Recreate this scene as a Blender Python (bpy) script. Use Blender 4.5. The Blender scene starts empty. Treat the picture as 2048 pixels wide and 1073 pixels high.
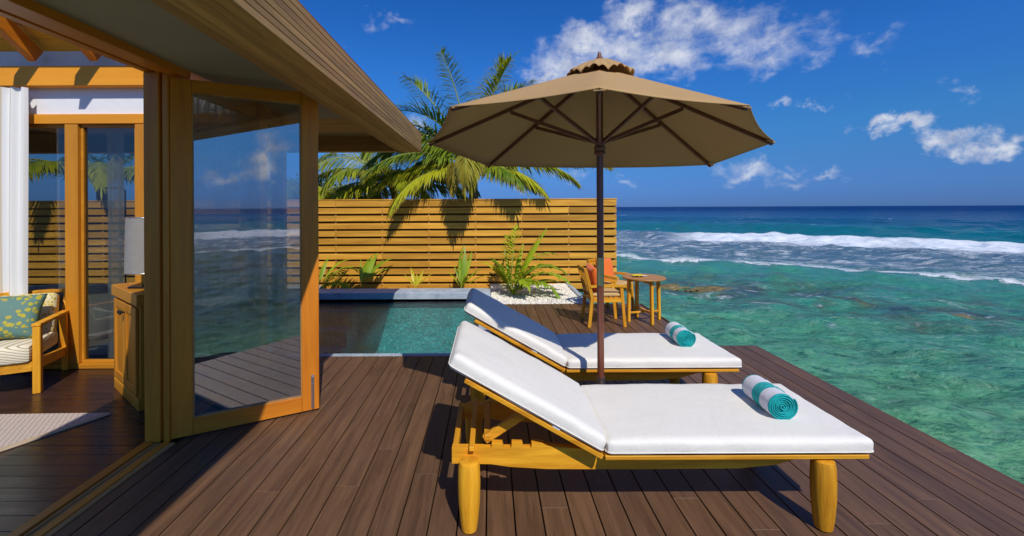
import bpy, bmesh, math, random
import numpy as np
from mathutils import Vector, Matrix, noise as mnoise

random.seed(7)
rad = math.radians
SC = bpy.context.scene
COL = SC.collection
H = 1.65
F = 886.0            # focal length in pixels of the 2048 px wide photograph
VX, VY = 980.0, 414.0

# ------------------------------------------------------------------ camera
cd = bpy.data.cameras.new('camera')
cam = bpy.data.objects.new('camera', cd)
COL.objects.link(cam)
cam.location = (0, 0, H)
cam.rotation_euler = (Matrix.Rotation(rad(0.25), 4, 'Y') @ Matrix.Rotation(rad(90), 4, 'X')).to_euler()
cd.sensor_width = 36
cd.lens = 36 * F / 2048
cd.shift_x = (1024 - VX) / 2048
cd.shift_y = -(536.5 - VY - 1.5) / 2048
cd.clip_start = 0.02
cd.clip_end = 30000
SC.camera = cam

# ------------------------------------------------------------------ sun direction, exposure
SUN_TO = Vector((0.30, -0.88, 1.0)).normalized()
SUN_EL = math.asin(SUN_TO.z)
SUN_AZ = math.atan2(SUN_TO.x, SUN_TO.y)
SC.view_settings.view_transform = 'Standard'
SC.view_settings.look = 'None'
SC.view_settings.exposure = 0.0
SC.view_settings.gamma = 1.0
SC.view_settings.use_curve_mapping = False
ld = bpy.data.lights.new('sun', 'SUN')
ld.energy = 3.7
ld.angle = rad(0.53)
ld.color = (1.0, 0.95, 0.86)
sun = bpy.data.objects.new('sun', ld)
COL.objects.link(sun)
sun.rotation_euler = (-SUN_TO).to_track_quat('-Z', 'Y').to_euler()
sun.location = (3, -10, 12)
SC.render.engine = 'CYCLES'
SC.cycles.max_bounces = 8
SC.cycles.diffuse_bounces = 5
SC.cycles.glossy_bounces = 4
SC.cycles.transmission_bounces = 6
SC.cycles.transparent_max_bounces = 12
SC.cycles.caustics_reflective = False
SC.cycles.caustics_refractive = False
SC.cycles.use_denoising = True

# ------------------------------------------------------------------ node helpers
class NT:
    def __init__(s, tree):
        s.t = tree; s.n = tree.nodes; s.l = tree.links
    def new(s, typ, **kw):
        nd = s.n.new(typ)
        for k, v in kw.items(): setattr(nd, k, v)
        return nd
    def put(s, sock, v):
        if v is None: return
        if isinstance(v, bpy.types.NodeSocket): s.l.new(v, sock)
        else:
            if sock.type == 'RGBA' and len(v) == 3: v = (*v, 1)
            sock.default_value = v
    def m(s, op, a, b=None, c=None, clamp=False):
        nd = s.new('ShaderNodeMath', operation=op, use_clamp=clamp)
        for i, v in enumerate((a, b, c)):
            if v is not None: s.put(nd.inputs[i], v)
        return nd.outputs[0]
    def v(s, op, a, b=None, scale=None):
        nd = s.new('ShaderNodeVectorMath', operation=op)
        s.put(nd.inputs[0], a)
        if b is not None: s.put(nd.inputs[1], b)
        if scale is not None: s.put(nd.inputs['Scale'], scale)
        return nd.outputs['Value'] if op in ('LENGTH', 'DISTANCE', 'DOT_PRODUCT') else nd.outputs[0]
    def xyz(s, x, y, z):
        nd = s.new('ShaderNodeCombineXYZ')
        for i, v in enumerate((x, y, z)): s.put(nd.inputs[i], v)
        return nd.outputs[0]
    def sep(s, v):
        nd = s.new('ShaderNodeSeparateXYZ'); s.put(nd.inputs[0], v); return nd.outputs
    def noise(s, vec, scale=5, detail=4, rough=0.5, dist=0.0, col=False):
        nd = s.new('ShaderNodeTexNoise')
        if vec is not None: s.put(nd.inputs['Vector'], vec)
        s.put(nd.inputs['Scale'], scale); s.put(nd.inputs['Detail'], detail)
        s.put(nd.inputs['Roughness'], rough); s.put(nd.inputs['Distortion'], dist)
        return nd.outputs['Color'] if col else nd.outputs['Fac']
    def vor(s, vec, scale, feature='F1', out='Distance'):
        nd = s.new('ShaderNodeTexVoronoi', feature=feature)
        s.put(nd.inputs['Vector'], vec); s.put(nd.inputs['Scale'], scale)
        return nd.outputs[out]
    def ramp(s, fac, stops, interp='LINEAR'):
        nd = s.new('ShaderNodeValToRGB'); cr = nd.color_ramp; cr.interpolation = interp
        while len(cr.elements) < len(stops): cr.elements.new(0.5)
        for e, (p, c) in zip(cr.elements, stops):
            e.position = p
            e.color = (*c, 1) if len(c) == 3 else c
        s.put(nd.inputs[0], fac)
        return nd.outputs[0]
    def mr(s, val, a, b, c=0.0, d=1.0, smooth=False):
        nd = s.new('ShaderNodeMapRange', clamp=True)
        if smooth: nd.interpolation_type = 'SMOOTHSTEP'
        for i, v in enumerate((val, a, b, c, d)): s.put(nd.inputs[i], v)
        return nd.outputs[0]
    def mix(s, fac, a, b, mode='MIX'):
        nd = s.new('ShaderNodeMix', data_type='RGBA', blend_type=mode)
        s.put(nd.inputs['Factor'], fac); s.put(nd.inputs['A'], a) if False else None
        s.put(nd.inputs[6], a); s.put(nd.inputs[7], b)
        return nd.outputs[2]
    def bump(s, h, strength=0.3, dist=0.01, normal=None):
        nd = s.new('ShaderNodeBump')
        s.put(nd.inputs['Height'], h); nd.inputs['Strength'].default_value = strength
        nd.inputs['Distance'].default_value = dist
        if normal is not None: s.put(nd.inputs['Normal'], normal)
        return nd.outputs[0]
    def coord(s, kind='Object'):
        return s.new('ShaderNodeTexCoord').outputs[kind]
    def attr(s, name, out='Fac'):
        nd = s.new('ShaderNodeAttribute'); nd.attribute_name = name; return nd.outputs[out]
    def rnd(s):
        return s.new('ShaderNodeObjectInfo').outputs['Random']

def material(name):
    m = bpy.data.materials.new(name); m.use_nodes = True
    nt = NT(m.node_tree)
    b = nt.n['Principled BSDF']
    return m, nt, b

# ------------------------------------------------------------------ world: sky with clouds
w = bpy.data.worlds.new('World'); SC.world = w; w.use_nodes = True
nt = NT(w.node_tree)
bg = nt.n['Background']
sky = nt.new('ShaderNodeTexSky', sky_type='NISHITA')
sky.sun_disc = False
sky.sun_elevation = SUN_EL
sky.sun_rotation = SUN_AZ
sky.altitude = 0; sky.air_density = 1.0; sky.dust_density = 0.25; sky.ozone_density = 3.0
d = nt.coord('Generated')
sx, sy, sz = nt.sep(d)[0:3]
# deepen the blue as the photograph's polarised sky does, all round the dome
elev = nt.m('ARCSINE', sz)
grade = nt.ramp(nt.mr(elev, -0.02, 0.75), [(0, (0.20, 0.40, 1.15)), (0.05, (0.22, 0.42, 1.18)), (0.09, (0.27, 0.48, 1.14)), (0.148, (0.33, 0.58, 1.08)), (0.23, (0.40, 0.74, 1.20)), (0.40, (0.50, 0.86, 1.50)), (1, (0.45, 0.80, 1.45))])
skyc = nt.mix(1.0, sky.outputs[0], grade, 'MULTIPLY')
hs = nt.new('ShaderNodeHueSaturation'); nt.put(hs.inputs['Color'], skyc)
hs.inputs['Saturation'].default_value = 1.08
hs.inputs['Value'].default_value = 0.80
skyc = hs.outputs[0]
az = nt.m('ARCTAN2', sx, sy)
dn = nt.noise(d, 9, 5, 0.62, col=True)
dn2 = nt.noise(d, 30, 4, 0.6, col=True)
off = nt.v('ADD', nt.v('SCALE', nt.v('SUBTRACT', dn, (0.5, 0.5, 0.5)), scale=0.16),
           nt.v('SCALE', nt.v('SUBTRACT', dn2, (0.5, 0.5, 0.5)), scale=0.05))
ae = nt.v('ADD', nt.xyz(az, elev, 0.0), nt.v('MULTIPLY', off, (1, 1, 0)))
def px_dir(px, py):
    x, z = (px - VX) / F, (VY - py) / F
    return math.atan2(x, 1.0), math.atan2(z, math.hypot(x, 1))
blobs = []
for px, py, sx_, sy_, k in [
    (1105, 152, 52, 22, .95), (1140, 125, 70, 40, .9), (1175, 75, 70, 36, .85), (1262, 34, 66, 40, 1.0), (1240, 95, 110, 46, .8), (1320, 118, 105, 42, .85),
    (1390, 60, 120, 52, .72), (1470, 60, 110, 50, .62), (1545, 85, 95, 46, .62), (1620, 90, 60, 30, .45), (1750, 85, 50, 28, .45),
    (1752, 250, 34, 18, .85), (1825, 256, 62, 22, .95), (1900, 284, 74, 26, 1.0), (1985, 300, 56, 30, 1.0),
    (1928, 164, 48, 18, .45), (1568, 198, 26, 9, .42), (1645, 196, 34, 9, .5), (1500, 342, 74, 24, .66), (1600, 332, 46, 18, .45), (1685, 352, 38, 13, .5),
    (1590, 362, 60, 14, .35), (1240, 350, 26, 14, .4), (850, 262, 40, 34, .6), (795, 42, 26, 14, .35), (728, 32, 22, 14, .3), (700, 330, 70, 22, .35), (1130, 345, 40, 16, .4),
    (2250, 120, 180, 60, .8), (2500, 260, 160, 50, .8), (300, 250, 200, 50, .6), (100, 120, 160, 60, .7), (500, 60, 120, 30, .4)]:
    a0, e0 = px_dir(px, py)
    a1, _ = px_dir(px + sx_, py); _, e1 = px_dir(px, py - sy_)
    blobs.append((a0, e0, abs(a1 - a0), abs(e1 - e0), k))
for a, e, sa, se, k in [(149, 4.6, 2.6, 1.8, .8), (147.5, 7.4, 2.0, 2.2, .75), (152.5, 4.0, 2, 1.1, .6), (141, 13.5, 4, 1.8, .5), (139, 5, 2.2, 3.8, .6), (160, 7.5, 2, 1.2, .5),
                        (120, 10, 10, 3, .7), (100, 5, 8, 2, .7), (178, 12, 9, 3, .7), (-160, 8, 10, 3, .7), (-120, 16, 12, 4, .7), (-90, 7, 10, 2, .6), (75, 22, 12, 5, .7), (-140, 35, 16, 7, .6), (20, 42, 10, 6, .5), (165, 50, 18, 8, .5)]:
    blobs.append((rad(a), rad(e), rad(sa), rad(se), k))
dens = None
for a0, e0, sa, se, k in blobs:
    q = nt.v('MULTIPLY', nt.v('SUBTRACT', ae, (a0, e0, 0)), (1 / (sa * 1.25), 1 / (se * 1.25), 0))
    o = nt.m('MULTIPLY', nt.m('SUBTRACT', 1.0, nt.v('LENGTH', q)), k)
    dens = o if dens is None else nt.m('SMOOTH_MAX', dens, o, 0.15)
fine = nt.noise(nt.v('MULTIPLY', d, (1, 1, 1.9)), 20, 7, 0.62, 0.5)
dens = nt.m('ADD', dens, nt.m('MULTIPLY', nt.m('SUBTRACT', fine, 0.50), 1.15))
cm = nt.mr(dens, -0.02, 0.95, 0, 1, True)
shade = nt.noise(nt.v('ADD', d, (0, 0, 0.012)), 22, 4, 0.6)
ccol = nt.ramp(shade, [(0.28, (3.6, 4.1, 5.7)), (0.48, (6.0, 6.4, 7.6)), (0.64, (8.2, 8.4, 8.9))])
skyc = nt.mix(nt.m('MULTIPLY', cm, 0.88), skyc, ccol)
nt.put(bg.inputs[0], skyc)
bg.inputs[1].default_value = 0.10

# ------------------------------------------------------------------ materials
def wood(name, dark, light, axis='X', rough=0.5, grain=9.0, bump=0.25, tone=0.35, spec=0.35, fine=60.0, coat=0.0, marks=0.0):
    m, nt, b = material(name)
    r = nt.rnd()
    co = nt.v('ADD', nt.coord(), nt.v('SCALE', nt.xyz(r, nt.m('MULTIPLY', r, 3.7), nt.m('MULTIPLY', r, 7.3)), scale=23.0))
    st = {'X': (0.07, 1, 1), 'Y': (1, 0.07, 1), 'Z': (1, 1, 0.07)}[axis]
    cs = nt.v('MULTIPLY', co, st)
    n1 = nt.noise(cs, grain, 6, 0.6, 0.6)
    n2 = nt.noise(nt.v('MULTIPLY', co, tuple(0.03 if x < 1 else 1 for x in st)), fine * 2.4, 3, 0.6)
    f = nt.m('ADD', nt.m('MULTIPLY', n1, 0.72), nt.m('MULTIPLY', n2, 0.28))
    c = nt.ramp(f, [(0.30, dark), (0.50, tuple((a + q) / 2 for a, q in zip(dark, light))), (0.70, light)])
    big = nt.noise(nt.v('MULTIPLY', co, tuple(0.35 if x < 1 else 1 for x in st)), 2.2, 3, 0.5)
    val = nt.m('ADD', nt.m('MULTIPLY', nt.m('SUBTRACT', r, 0.5), tone), nt.m('ADD', nt.m('MULTIPLY', nt.m('SUBTRACT', big, 0.5), 0.45), 1.0))
    c = nt.mix(1.0, c, nt.xyz(val, val, val), 'MULTIPLY')
    if marks > 0:      # scuffs, pale salt scratches and worn patches
        sc = nt.mr(nt.noise(nt.v('MULTIPLY', co, tuple(0.12 if x < 1 else 1 for x in st)), 95, 3, 0.7, 1.0), 0.66, 0.75)
        pt = nt.mr(nt.noise(co, 1.7, 4, 0.6), 0.50, 0.68)
        c = nt.mix(nt.m('MULTIPLY', nt.m('MULTIPLY', sc, pt), marks), c, (0.30, 0.20, 0.12))
        du = nt.mr(nt.noise(co, 3.1, 5, 0.65, 0.6), 0.45, 0.75)
        c = nt.mix(nt.m('MULTIPLY', du, marks * 0.35), c, (0.14, 0.095, 0.07))
    nt.put(b.inputs['Base Color'], c)
    nt.put(b.inputs['Roughness'], nt.mr(n1, 0.3, 0.7, rough - 0.08, rough + 0.1))
    b.inputs['Specular IOR Level'].default_value = spec
    if coat: b.inputs['Coat Weight'].default_value = coat; b.inputs['Coat Roughness'].default_value = 0.15
    nt.put(b.inputs['Normal'], nt.bump(f, bump, 0.004))
    return m

def plain(name, c, rough=0.5, metal=0.0, var=0.08, scale=12.0, bump=0.0, spec=0.4, sheen=0.0):
    m, nt, b = material(name)
    co = nt.coord()
    n = nt.noise(co, scale, 5, 0.6)
    col = nt.mix(nt.mr(n, 0.3, 0.7), tuple(x * (1 - var) for x in c), tuple(min(1, x * (1 + var)) for x in c))
    nt.put(b.inputs['Base Color'], col)
    b.inputs['Roughness'].default_value = rough
    b.inputs['Metallic'].default_value = metal
    b.inputs['Specular IOR Level'].default_value = spec
    if sheen: b.inputs['Sheen Weight'].default_value = sheen
    if bump: nt.put(b.inputs['Normal'], nt.bump(nt.noise(co, scale * 9, 3, 0.6), bump, 0.003))
    return m

M = {}
M['deck'] = wood('deck_wood', (0.066, 0.033, 0.015), (0.198, 0.102, 0.050), 'Y', 0.5, 20, 0.5, 0.22, 0.4, 60, marks=0.55)
M['deck_dark'] = plain('deck_underside', (0.012, 0.009, 0.007), 0.9)
M['deck_edge'] = wood('deck_edge_wood', (0.06, 0.022, 0.014), (0.13, 0.05, 0.03), 'Y', 0.55)
teak_d, teak_l = (0.46, 0.155, 0.006), (0.96, 0.48, 0.024)
for ax in 'XYZ':
    M['teak' + ax] = wood('teak_' + ax.lower(), teak_d, teak_l, ax, 0.52, 18, 0.9, 0.22, 0.35, fine=80)
    M['frame' + ax] = wood('door_frame_wood_' + ax.lower(), (0.52, 0.140, 0.012), (0.82, 0.290, 0.016), ax, 0.42, 10, 0.12, 0.10, 0.4)
    M['brown' + ax] = wood('eave_wood_' + ax.lower(), (0.28, 0.135, 0.040), (0.72, 0.40, 0.14), ax, 0.6, 10, 0.35, 0.30, 0.3)
M['fenceX'] = wood('fence_wood', (0.42, 0.17, 0.018), (0.88, 0.46, 0.055), 'X', 0.55, 8, 0.6, 0.32, 0.3)
M['fenceZ'] = wood('fence_post_wood', (0.38, 0.20, 0.07), (0.58, 0.34, 0.13), 'Z', 0.55, 5, 0.4, 0.3, 0.3)
M['fence_shaded'] = wood('fence_shaded_wood', (0.16, 0.07, 0.015), (0.24, 0.11, 0.02), 'X', 0.6)  # fence wood darkened: shade on the rear slats put into the colour
M['floor'] = wood('dark_floor_wood', (0.022, 0.010, 0.007), (0.055, 0.024, 0.015), 'X', 0.28, 12, 0.15, 0.5, 0.5)
M['ceiling'] = wood('ceiling_wood', (0.74, 0.32, 0.02), (0.88, 0.46, 0.04), 'X', 0.5, 7, 0.2, 0.25)
for ax in 'XYZ': M['honey' + ax] = wood('honey_wood_' + ax.lower(), (0.44, 0.16, 0.012), (0.66, 0.28, 0.018), ax, 0.42, 9, 0.2, 0.12, 0.4)
M['beam'] = wood('beam_wood', (0.74, 0.27, 0.015), (0.88, 0.38, 0.03), 'X', 0.5, 7, 0.2, 0.15)
M['polewood'] = wood('umbrella_pole_wood', (0.12, 0.035, 0.018), (0.20, 0.065, 0.034), 'Z', 0.30, 9, 0.1, 0.1, 0.5, coat=0.3)
M['ribwood'] = wood('umbrella_rib_wood', (0.13, 0.045, 0.022), (0.22, 0.085, 0.045), 'X', 0.42, 9, 0.1, 0.15, 0.5)
M['table'] = wood('table_top_wood', (0.36, 0.15, 0.035), (0.55, 0.27, 0.07), 'X', 0.5, 9, 0.3, 0.1)
M['white_wall'] = plain('white_wall_paint', (0.80, 0.81, 0.83), 0.7, var=0.03)
M['soffit'] = plain('soffit_paint', (0.40, 0.35, 0.27), 0.75, var=0.05, scale=3, bump=0.06)
M['steel'] = plain('brushed_steel', (0.62, 0.63, 0.64), 0.28, 1.0)
M['brass'] = plain('olive_brass', (0.46, 0.45, 0.20), 0.38, 0.55)
M['black'] = plain('black_metal', (0.03, 0.03, 0.032), 0.35, 0.6)
M['tub'] = plain('white_enamel', (0.78, 0.80, 0.82), 0.15)
M['orange'] = plain('orange_cushion_cloth', (0.85, 0.16, 0.012), 0.85, var=0.12, scale=30, bump=0.5, sheen=0.2)
M['tan_cushion'] = plain('tan_seat_cloth', (0.58, 0.38, 0.15), 0.85, bump=0.3)
M['teal'] = plain('teal_terry', (0.004, 0.42, 0.42), 0.95, var=0.28, scale=70, bump=1.0, sheen=0.08)
M['terry'] = plain('white_terry', (0.80, 0.79, 0.84), 0.95, var=0.12, scale=70, bump=1.0, sheen=0.1)
M['shade'] = plain('lamp_shade_cloth', (0.30, 0.28, 0.25), 0.55, var=0.05)
M['stone'] = plain('grey_terrace_stone', (0.32, 0.33, 0.34), 0.7, bump=0.2)
M['soil'] = plain('sandy_soil', (0.30, 0.24, 0.15), 0.9, var=0.3, scale=4, bump=0.4)
M['pebble'] = plain('white_pebble', (0.80, 0.75, 0.65), 0.8, var=0.22, scale=25, bump=0.2)
M['trunk'] = plain('palm_trunk_bark', (0.30, 0.23, 0.15), 0.9, var=0.5, scale=18, bump=0.8)
M['rock'] = plain('wet_reef_rock', (0.16, 0.12, 0.045), 0.55, var=0.6, scale=4, bump=0.9)
M['yellow'] = plain('yellow_napkin_cloth', (0.86, 0.66, 0.02), 0.8, bump=0.2)
M['whitecloth'] = plain('white_napkin_cloth', (0.8, 0.8, 0.8), 0.8, bump=0.2)
M['beige'] = plain('beige_binding', (0.50, 0.38, 0.24), 0.9, bump=0.4)

# mattress fabric
m, nt, b = material('ivory_canvas'); M['canvas'] = m
co = nt.coord()
nt.put(b.inputs['Base Color'], nt.mix(nt.noise(co, 3, 4, 0.6), (0.81, 0.765, 0.69), (0.86, 0.82, 0.745)))
b.inputs['Roughness'].default_value = 0.85
b.inputs['Sheen Weight'].default_value = 0.15
wr = nt.m('ADD', nt.noise(nt.v('MULTIPLY', co, (1, 0.6, 1)), 5, 5, 0.6, 1.2), nt.m('MULTIPLY', nt.noise(nt.v('MULTIPLY', co, (2.2, 0.5, 1)), 16, 3, 0.6, 1.5), 0.25))
nt.put(b.inputs['Normal'], nt.bump(nt.noise(co, 380, 2, 0.5), 0.12, 0.002, nt.bump(wr, 0.38, 0.018)))

# umbrella canvas, thin enough to pass some light
m, nt, b = material('tan_umbrella_canvas'); M['umb'] = m
co = nt.coord()
c = nt.mix(nt.noise(co, 4, 4, 0.6), (0.50, 0.31, 0.125), (0.57, 0.36, 0.155))
nt.put(b.inputs['Base Color'], c); b.inputs['Roughness'].default_value = 0.85
nt.put(b.inputs['Normal'], nt.bump(nt.noise(co, 300, 2, 0.5), 0.1, 0.002))
tr = nt.new('ShaderNodeBsdfTranslucent'); nt.put(tr.inputs[0], (0.40, 0.25, 0.09))
mx = nt.new('ShaderNodeMixShader'); mx.inputs[0].default_value = 0.15
nt.l.new(b.outputs[0], mx.inputs[1]); nt.l.new(tr.outputs[0], mx.inputs[2])
nt.l.new(mx.outputs[0], nt.n['Material Output'].inputs[0])

# concrete coping
m, nt, b = material('blue_grey_concrete'); M['coping'] = m
co = nt.coord()
n = nt.noise(co, 5, 6, 0.65, 0.5)
nt.put(b.inputs['Base Color'], nt.ramp(n, [(0.3, (0.27, 0.33, 0.40)), (0.52, (0.40, 0.47, 0.54)), (0.75, (0.54, 0.60, 0.66))]))
b.inputs['Roughness'].default_value = 0.6
nt.put(b.inputs['Normal'], nt.bump(nt.noise(co, 60, 4, 0.6), 0.3, 0.004))

# pool mosaic
m, nt, b = material('pool_mosaic'); M['mosaic'] = m
co = nt.coord()
cell = nt.vor(co, 38, 'F1', 'Color')
cv = nt.m('FRACT', nt.v('DOT_PRODUCT', cell, (1, 1, 1)))
base = nt.ramp(cv, [(0, (0.015, 0.34, 0.38)), (0.5, (0.03, 0.50, 0.54)), (0.85, (0.06, 0.62, 0.66)), (1.0, (0.20, 0.78, 0.78))])
ca = nt.vor(nt.v('ADD', co, nt.v('SCALE', nt.noise(co, 5, 3, 0.5, col=True), scale=0.25)), 5.0, 'SMOOTH_F1')  # caustic light of the water, painted into the tile colour
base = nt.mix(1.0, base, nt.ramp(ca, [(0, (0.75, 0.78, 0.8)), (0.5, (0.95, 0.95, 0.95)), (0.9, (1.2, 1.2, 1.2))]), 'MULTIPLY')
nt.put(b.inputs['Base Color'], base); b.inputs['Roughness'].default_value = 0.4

# pool water: reflective sheet over a tinted body
m, nt, b = material('pool_water'); M['pool_water'] = m
nt.n.remove(b)
co = nt.coord()
h = nt.m('ADD', nt.noise(nt.v('MULTIPLY', co, (1, 1.4, 1)), 7, 4, 0.6, 0.5), nt.m('MULTIPLY', nt.noise(co, 30, 3, 0.6, 0.3), 0.45))
nm = nt.bump(h, 0.30, 0.05)
gl = nt.new('ShaderNodeBsdfGlossy'); gl.inputs['Roughness'].default_value = 0.03; nt.put(gl.inputs['Normal'], nm)
tp = nt.new('ShaderNodeBsdfRefraction'); nt.put(tp.inputs['Color'], (0.90, 0.99, 0.99)); tp.inputs['IOR'].default_value = 1.12
tp.inputs['Roughness'].default_value = 0.0; nt.put(tp.inputs['Normal'], nm)
tp2 = nt.new('ShaderNodeBsdfTransparent'); nt.put(tp2.inputs['Color'], (0.90, 0.99, 0.99))
mxa = nt.new('ShaderNodeMixShader'); mxa.inputs[0].default_value = 0.75
nt.l.new(tp.outputs[0], mxa.inputs[1]); nt.l.new(tp2.outputs[0], mxa.inputs[2])
fr = nt.new('ShaderNodeFresnel'); fr.inputs['IOR'].default_value = 1.33; nt.put(fr.inputs['Normal'], nm)
mx = nt.new('ShaderNodeMixShader'); nt.put(mx.inputs[0], fr.outputs[0])
nt.l.new(mxa.outputs[0], mx.inputs[1]); nt.l.new(gl.outputs[0], mx.inputs[2])
nt.l.new(mx.outputs[0], nt.n['Material Output'].inputs[0])

def glass(name, refl, tint):
    m, nt, b = material(name); nt.n.remove(b)
    gl = nt.new('ShaderNodeBsdfGlossy'); gl.inputs['Roughness'].default_value = 0.0
    tp = nt.new('ShaderNodeBsdfTransparent'); nt.put(tp.inputs['Color'], tint)
    gm = nt.new('ShaderNodeNewGeometry')
    cs_ = nt.m('ABSOLUTE', nt.v('DOT_PRODUCT', gm.outputs['Incoming'], gm.outputs['Normal']))
    sch = nt.m('ADD', 0.04, nt.m('MULTIPLY', nt.m('POWER', nt.m('SUBTRACT', 1.0, cs_, clamp=True), 5.0), 0.96))
    mx = nt.new('ShaderNodeMixShader')
    nt.put(mx.inputs[0], nt.m('ADD', sch, refl, clamp=True))
    nt.l.new(tp.outputs[0], mx.inputs[1]); nt.l.new(gl.outputs[0], mx.inputs[2])
    nt.l.new(mx.outputs[0], nt.n['Material Output'].inputs[0])
    return m
M['door_glass'] = glass('door_glass', 0.30, (0.74, 0.76, 0.80))
M['window_glass'] = glass('window_glass', 0.06, (0.66, 0.68, 0.66))

# leaves
def leafmat(name, c1, c2, tcol, tip=(0.35, 0.26, 0.06)):
    m, nt, b = material(name)
    co = nt.coord(); r = nt.rnd()
    n = nt.noise(co, 4.5, 3, 0.6)
    f = nt.m('ADD', nt.m('MULTIPLY', n, 0.7), nt.m('MULTIPLY', r, 0.5))
    c = nt.ramp(f, [(0.25, c1), (0.75, c2)])
    t = nt.attr('tip')
    c = nt.mix(nt.mr(nt.m('ADD', t, nt.m('MULTIPLY', n, 0.3)), 0.88, 1.15), c, tip)
    nt.put(b.inputs['Base Color'], c); b.inputs['Roughness'].default_value = 0.42
    b.inputs['Specular IOR Level'].default_value = 0.5
    tr = nt.new('ShaderNodeBsdfTranslucent'); nt.put(tr.inputs[0], nt.mix(0.5, c, tcol))
    mx = nt.new('ShaderNodeMixShader'); mx.inputs[0].default_value = 0.32
    nt.l.new(b.outputs[0], mx.inputs[1]); nt.l.new(tr.outputs[0], mx.inputs[2])
    nt.l.new(mx.outputs[0], nt.n['Material Output'].inputs[0])
    return m
M['palm'] = leafmat('palm_leaf', (0.085, 0.18, 0.012), (0.52, 0.52, 0.020), (0.45, 0.5, 0.02))
M['palm_dark'] = leafmat('palm_leaf_dark', (0.045, 0.13, 0.018), (0.27, 0.36, 0.025), (0.2, 0.3, 0.02))
M['palm_dry'] = leafmat('palm_leaf_yellow', (0.36, 0.36, 0.03), (0.55, 0.44, 0.07), (0.5, 0.45, 0.05))
M['young'] = leafmat('young_palm_leaf', (0.16, 0.32, 0.012), (0.42, 0.52, 0.02), (0.4, 0.5, 0.02))
M['young_y'] = leafmat('young_palm_leaf_yellow', (0.50, 0.44, 0.015), (0.62, 0.56, 0.03), (0.6, 0.6, 0.03))
M['bush'] = leafmat('bush_leaf', (0.07, 0.17, 0.015), (0.28, 0.40, 0.03), (0.3, 0.45, 0.02))
M['stalk'] = plain('leaf_stalk', (0.42, 0.30, 0.06), 0.6, var=0.2)
M['stalk_g'] = plain('green_leaf_stalk', (0.30, 0.33, 0.05), 0.6, var=0.2)

# rug weave
m, nt, b = material('woven_rug'); M['rug'] = m
co = nt.coord(); x, y, z = nt.sep(co)[0:3]
wv = lambda f, a: nt.m('ABSOLUTE', nt.m('SUBTRACT', nt.m('FRACT', nt.m('ADD', nt.m('MULTIPLY', f, a), 0.0)), 0.5))
wob = nt.m('MULTIPLY', nt.noise(co, 30, 2, 0.5), 0.012)
u = wv(nt.m('ADD', nt.m('ADD', x, nt.m('MULTIPLY', y, 0.62)), wob), 26); v = wv(nt.m('SUBTRACT', x, nt.m('ADD', nt.m('MULTIPLY', y, 0.62), wob)), 26)
dm = nt.m('MAXIMUM', u, v)
nt.put(b.inputs['Base Color'], nt.mix(nt.mr(dm, 0.36, 0.47), (0.62, 0.53, 0.46), (0.36, 0.26, 0.20)))
b.inputs['Roughness'].default_value = 0.95
nt.put(b.inputs['Normal'], nt.bump(nt.m('ADD', nt.m('MULTIPLY', dm, -1.0), nt.noise(co, 160, 2, 0.6)), 0.8, 0.008))

# armchair cushion stripes / patterned cloths
m, nt, b = material('ivory_ribbed_cloth'); M['ribbed'] = m
x, y, z = nt.sep(nt.coord())[0:3]
s = nt.m('ABSOLUTE', nt.m('SUBTRACT', nt.m('FRACT', nt.m('MULTIPLY', nt.m('ADD', z, nt.m('MULTIPLY', x, 0.35)), 42)), 0.5))
nt.put(b.inputs['Base Color'], nt.mix(nt.mr(s, 0.30, 0.42), (0.78, 0.72, 0.55), (0.42, 0.33, 0.17)))
b.inputs['Roughness'].default_value = 0.9
nt.put(b.inputs['Normal'], nt.bump(nt.m('MULTIPLY', s, -1.0), 0.6, 0.006))
def floral(name, ground, flower, scale, amount):
    m, nt, b = material(name)
    co = nt.coord()
    big = nt.noise(co, 4.2, 3, 0.5, 0.4)
    f1 = nt.vor(co, scale, 'F1')
    pet = nt.noise(co, scale * 1.6, 2, 0.5, 1.2)
    fl = nt.m('MULTIPLY', nt.mr(nt.m('ADD', f1, nt.m('MULTIPLY', pet, 0.5)), 0.72, 0.62), nt.mr(big, amount, amount + 0.04))
    c = nt.mix(fl, ground, nt.mix(nt.noise(co, 40, 2, 0.5), flower, tuple(x * 0.7 for x in flower)))
    nt.put(b.inputs['Base Color'], c); b.inputs['Roughness'].default_value = 0.7
    nt.put(b.inputs['Normal'], nt.bump(nt.m('ADD', fl, nt.noise(co, 7, 3, 0.5, 0.5)), 0.35, 0.01))
    return m
M['teal_floral'] = floral('teal_yellow_floral', (0.10, 0.21, 0.18), (0.52, 0.45, 0.03), 22, 0.40)
M['cream_floral'] = floral('cream_yellow_floral', (0.74, 0.68, 0.42), (0.70, 0.48, 0.06), 34, 0.30)
m, nt, b = material('striped_curtain'); M['curtain_s'] = m
co = nt.coord(); x, y, z = nt.sep(co)[0:3]
s = nt.m('FRACT', nt.m('MULTIPLY', x, 11.0))
nt.put(b.inputs['Base Color'], nt.mix(nt.mr(nt.m('ABSOLUTE', nt.m('SUBTRACT', s, 0.5)), 0.40, 0.46), (0.80, 0.80, 0.78), (0.60, 0.50, 0.36)))
b.inputs['Roughness'].default_value = 0.9
m, nt, b = material('white_sheer'); M['sheer'] = m
nt.put(b.inputs['Base Color'], (0.80, 0.81, 0.84)); b.inputs['Roughness'].default_value = 0.9
tr = nt.new('ShaderNodeBsdfTranslucent'); nt.put(tr.inputs[0], (0.8, 0.8, 0.8))
tp = nt.new('ShaderNodeBsdfTransparent')
m1 = nt.new('ShaderNodeMixShader'); m1.inputs[0].default_value = 0.4
m2 = nt.new('ShaderNodeMixShader'); m2.inputs[0].default_value = 0.25
nt.l.new(b.outputs[0], m1.inputs[1]); nt.l.new(tr.outputs[0], m1.inputs[2])
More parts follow.
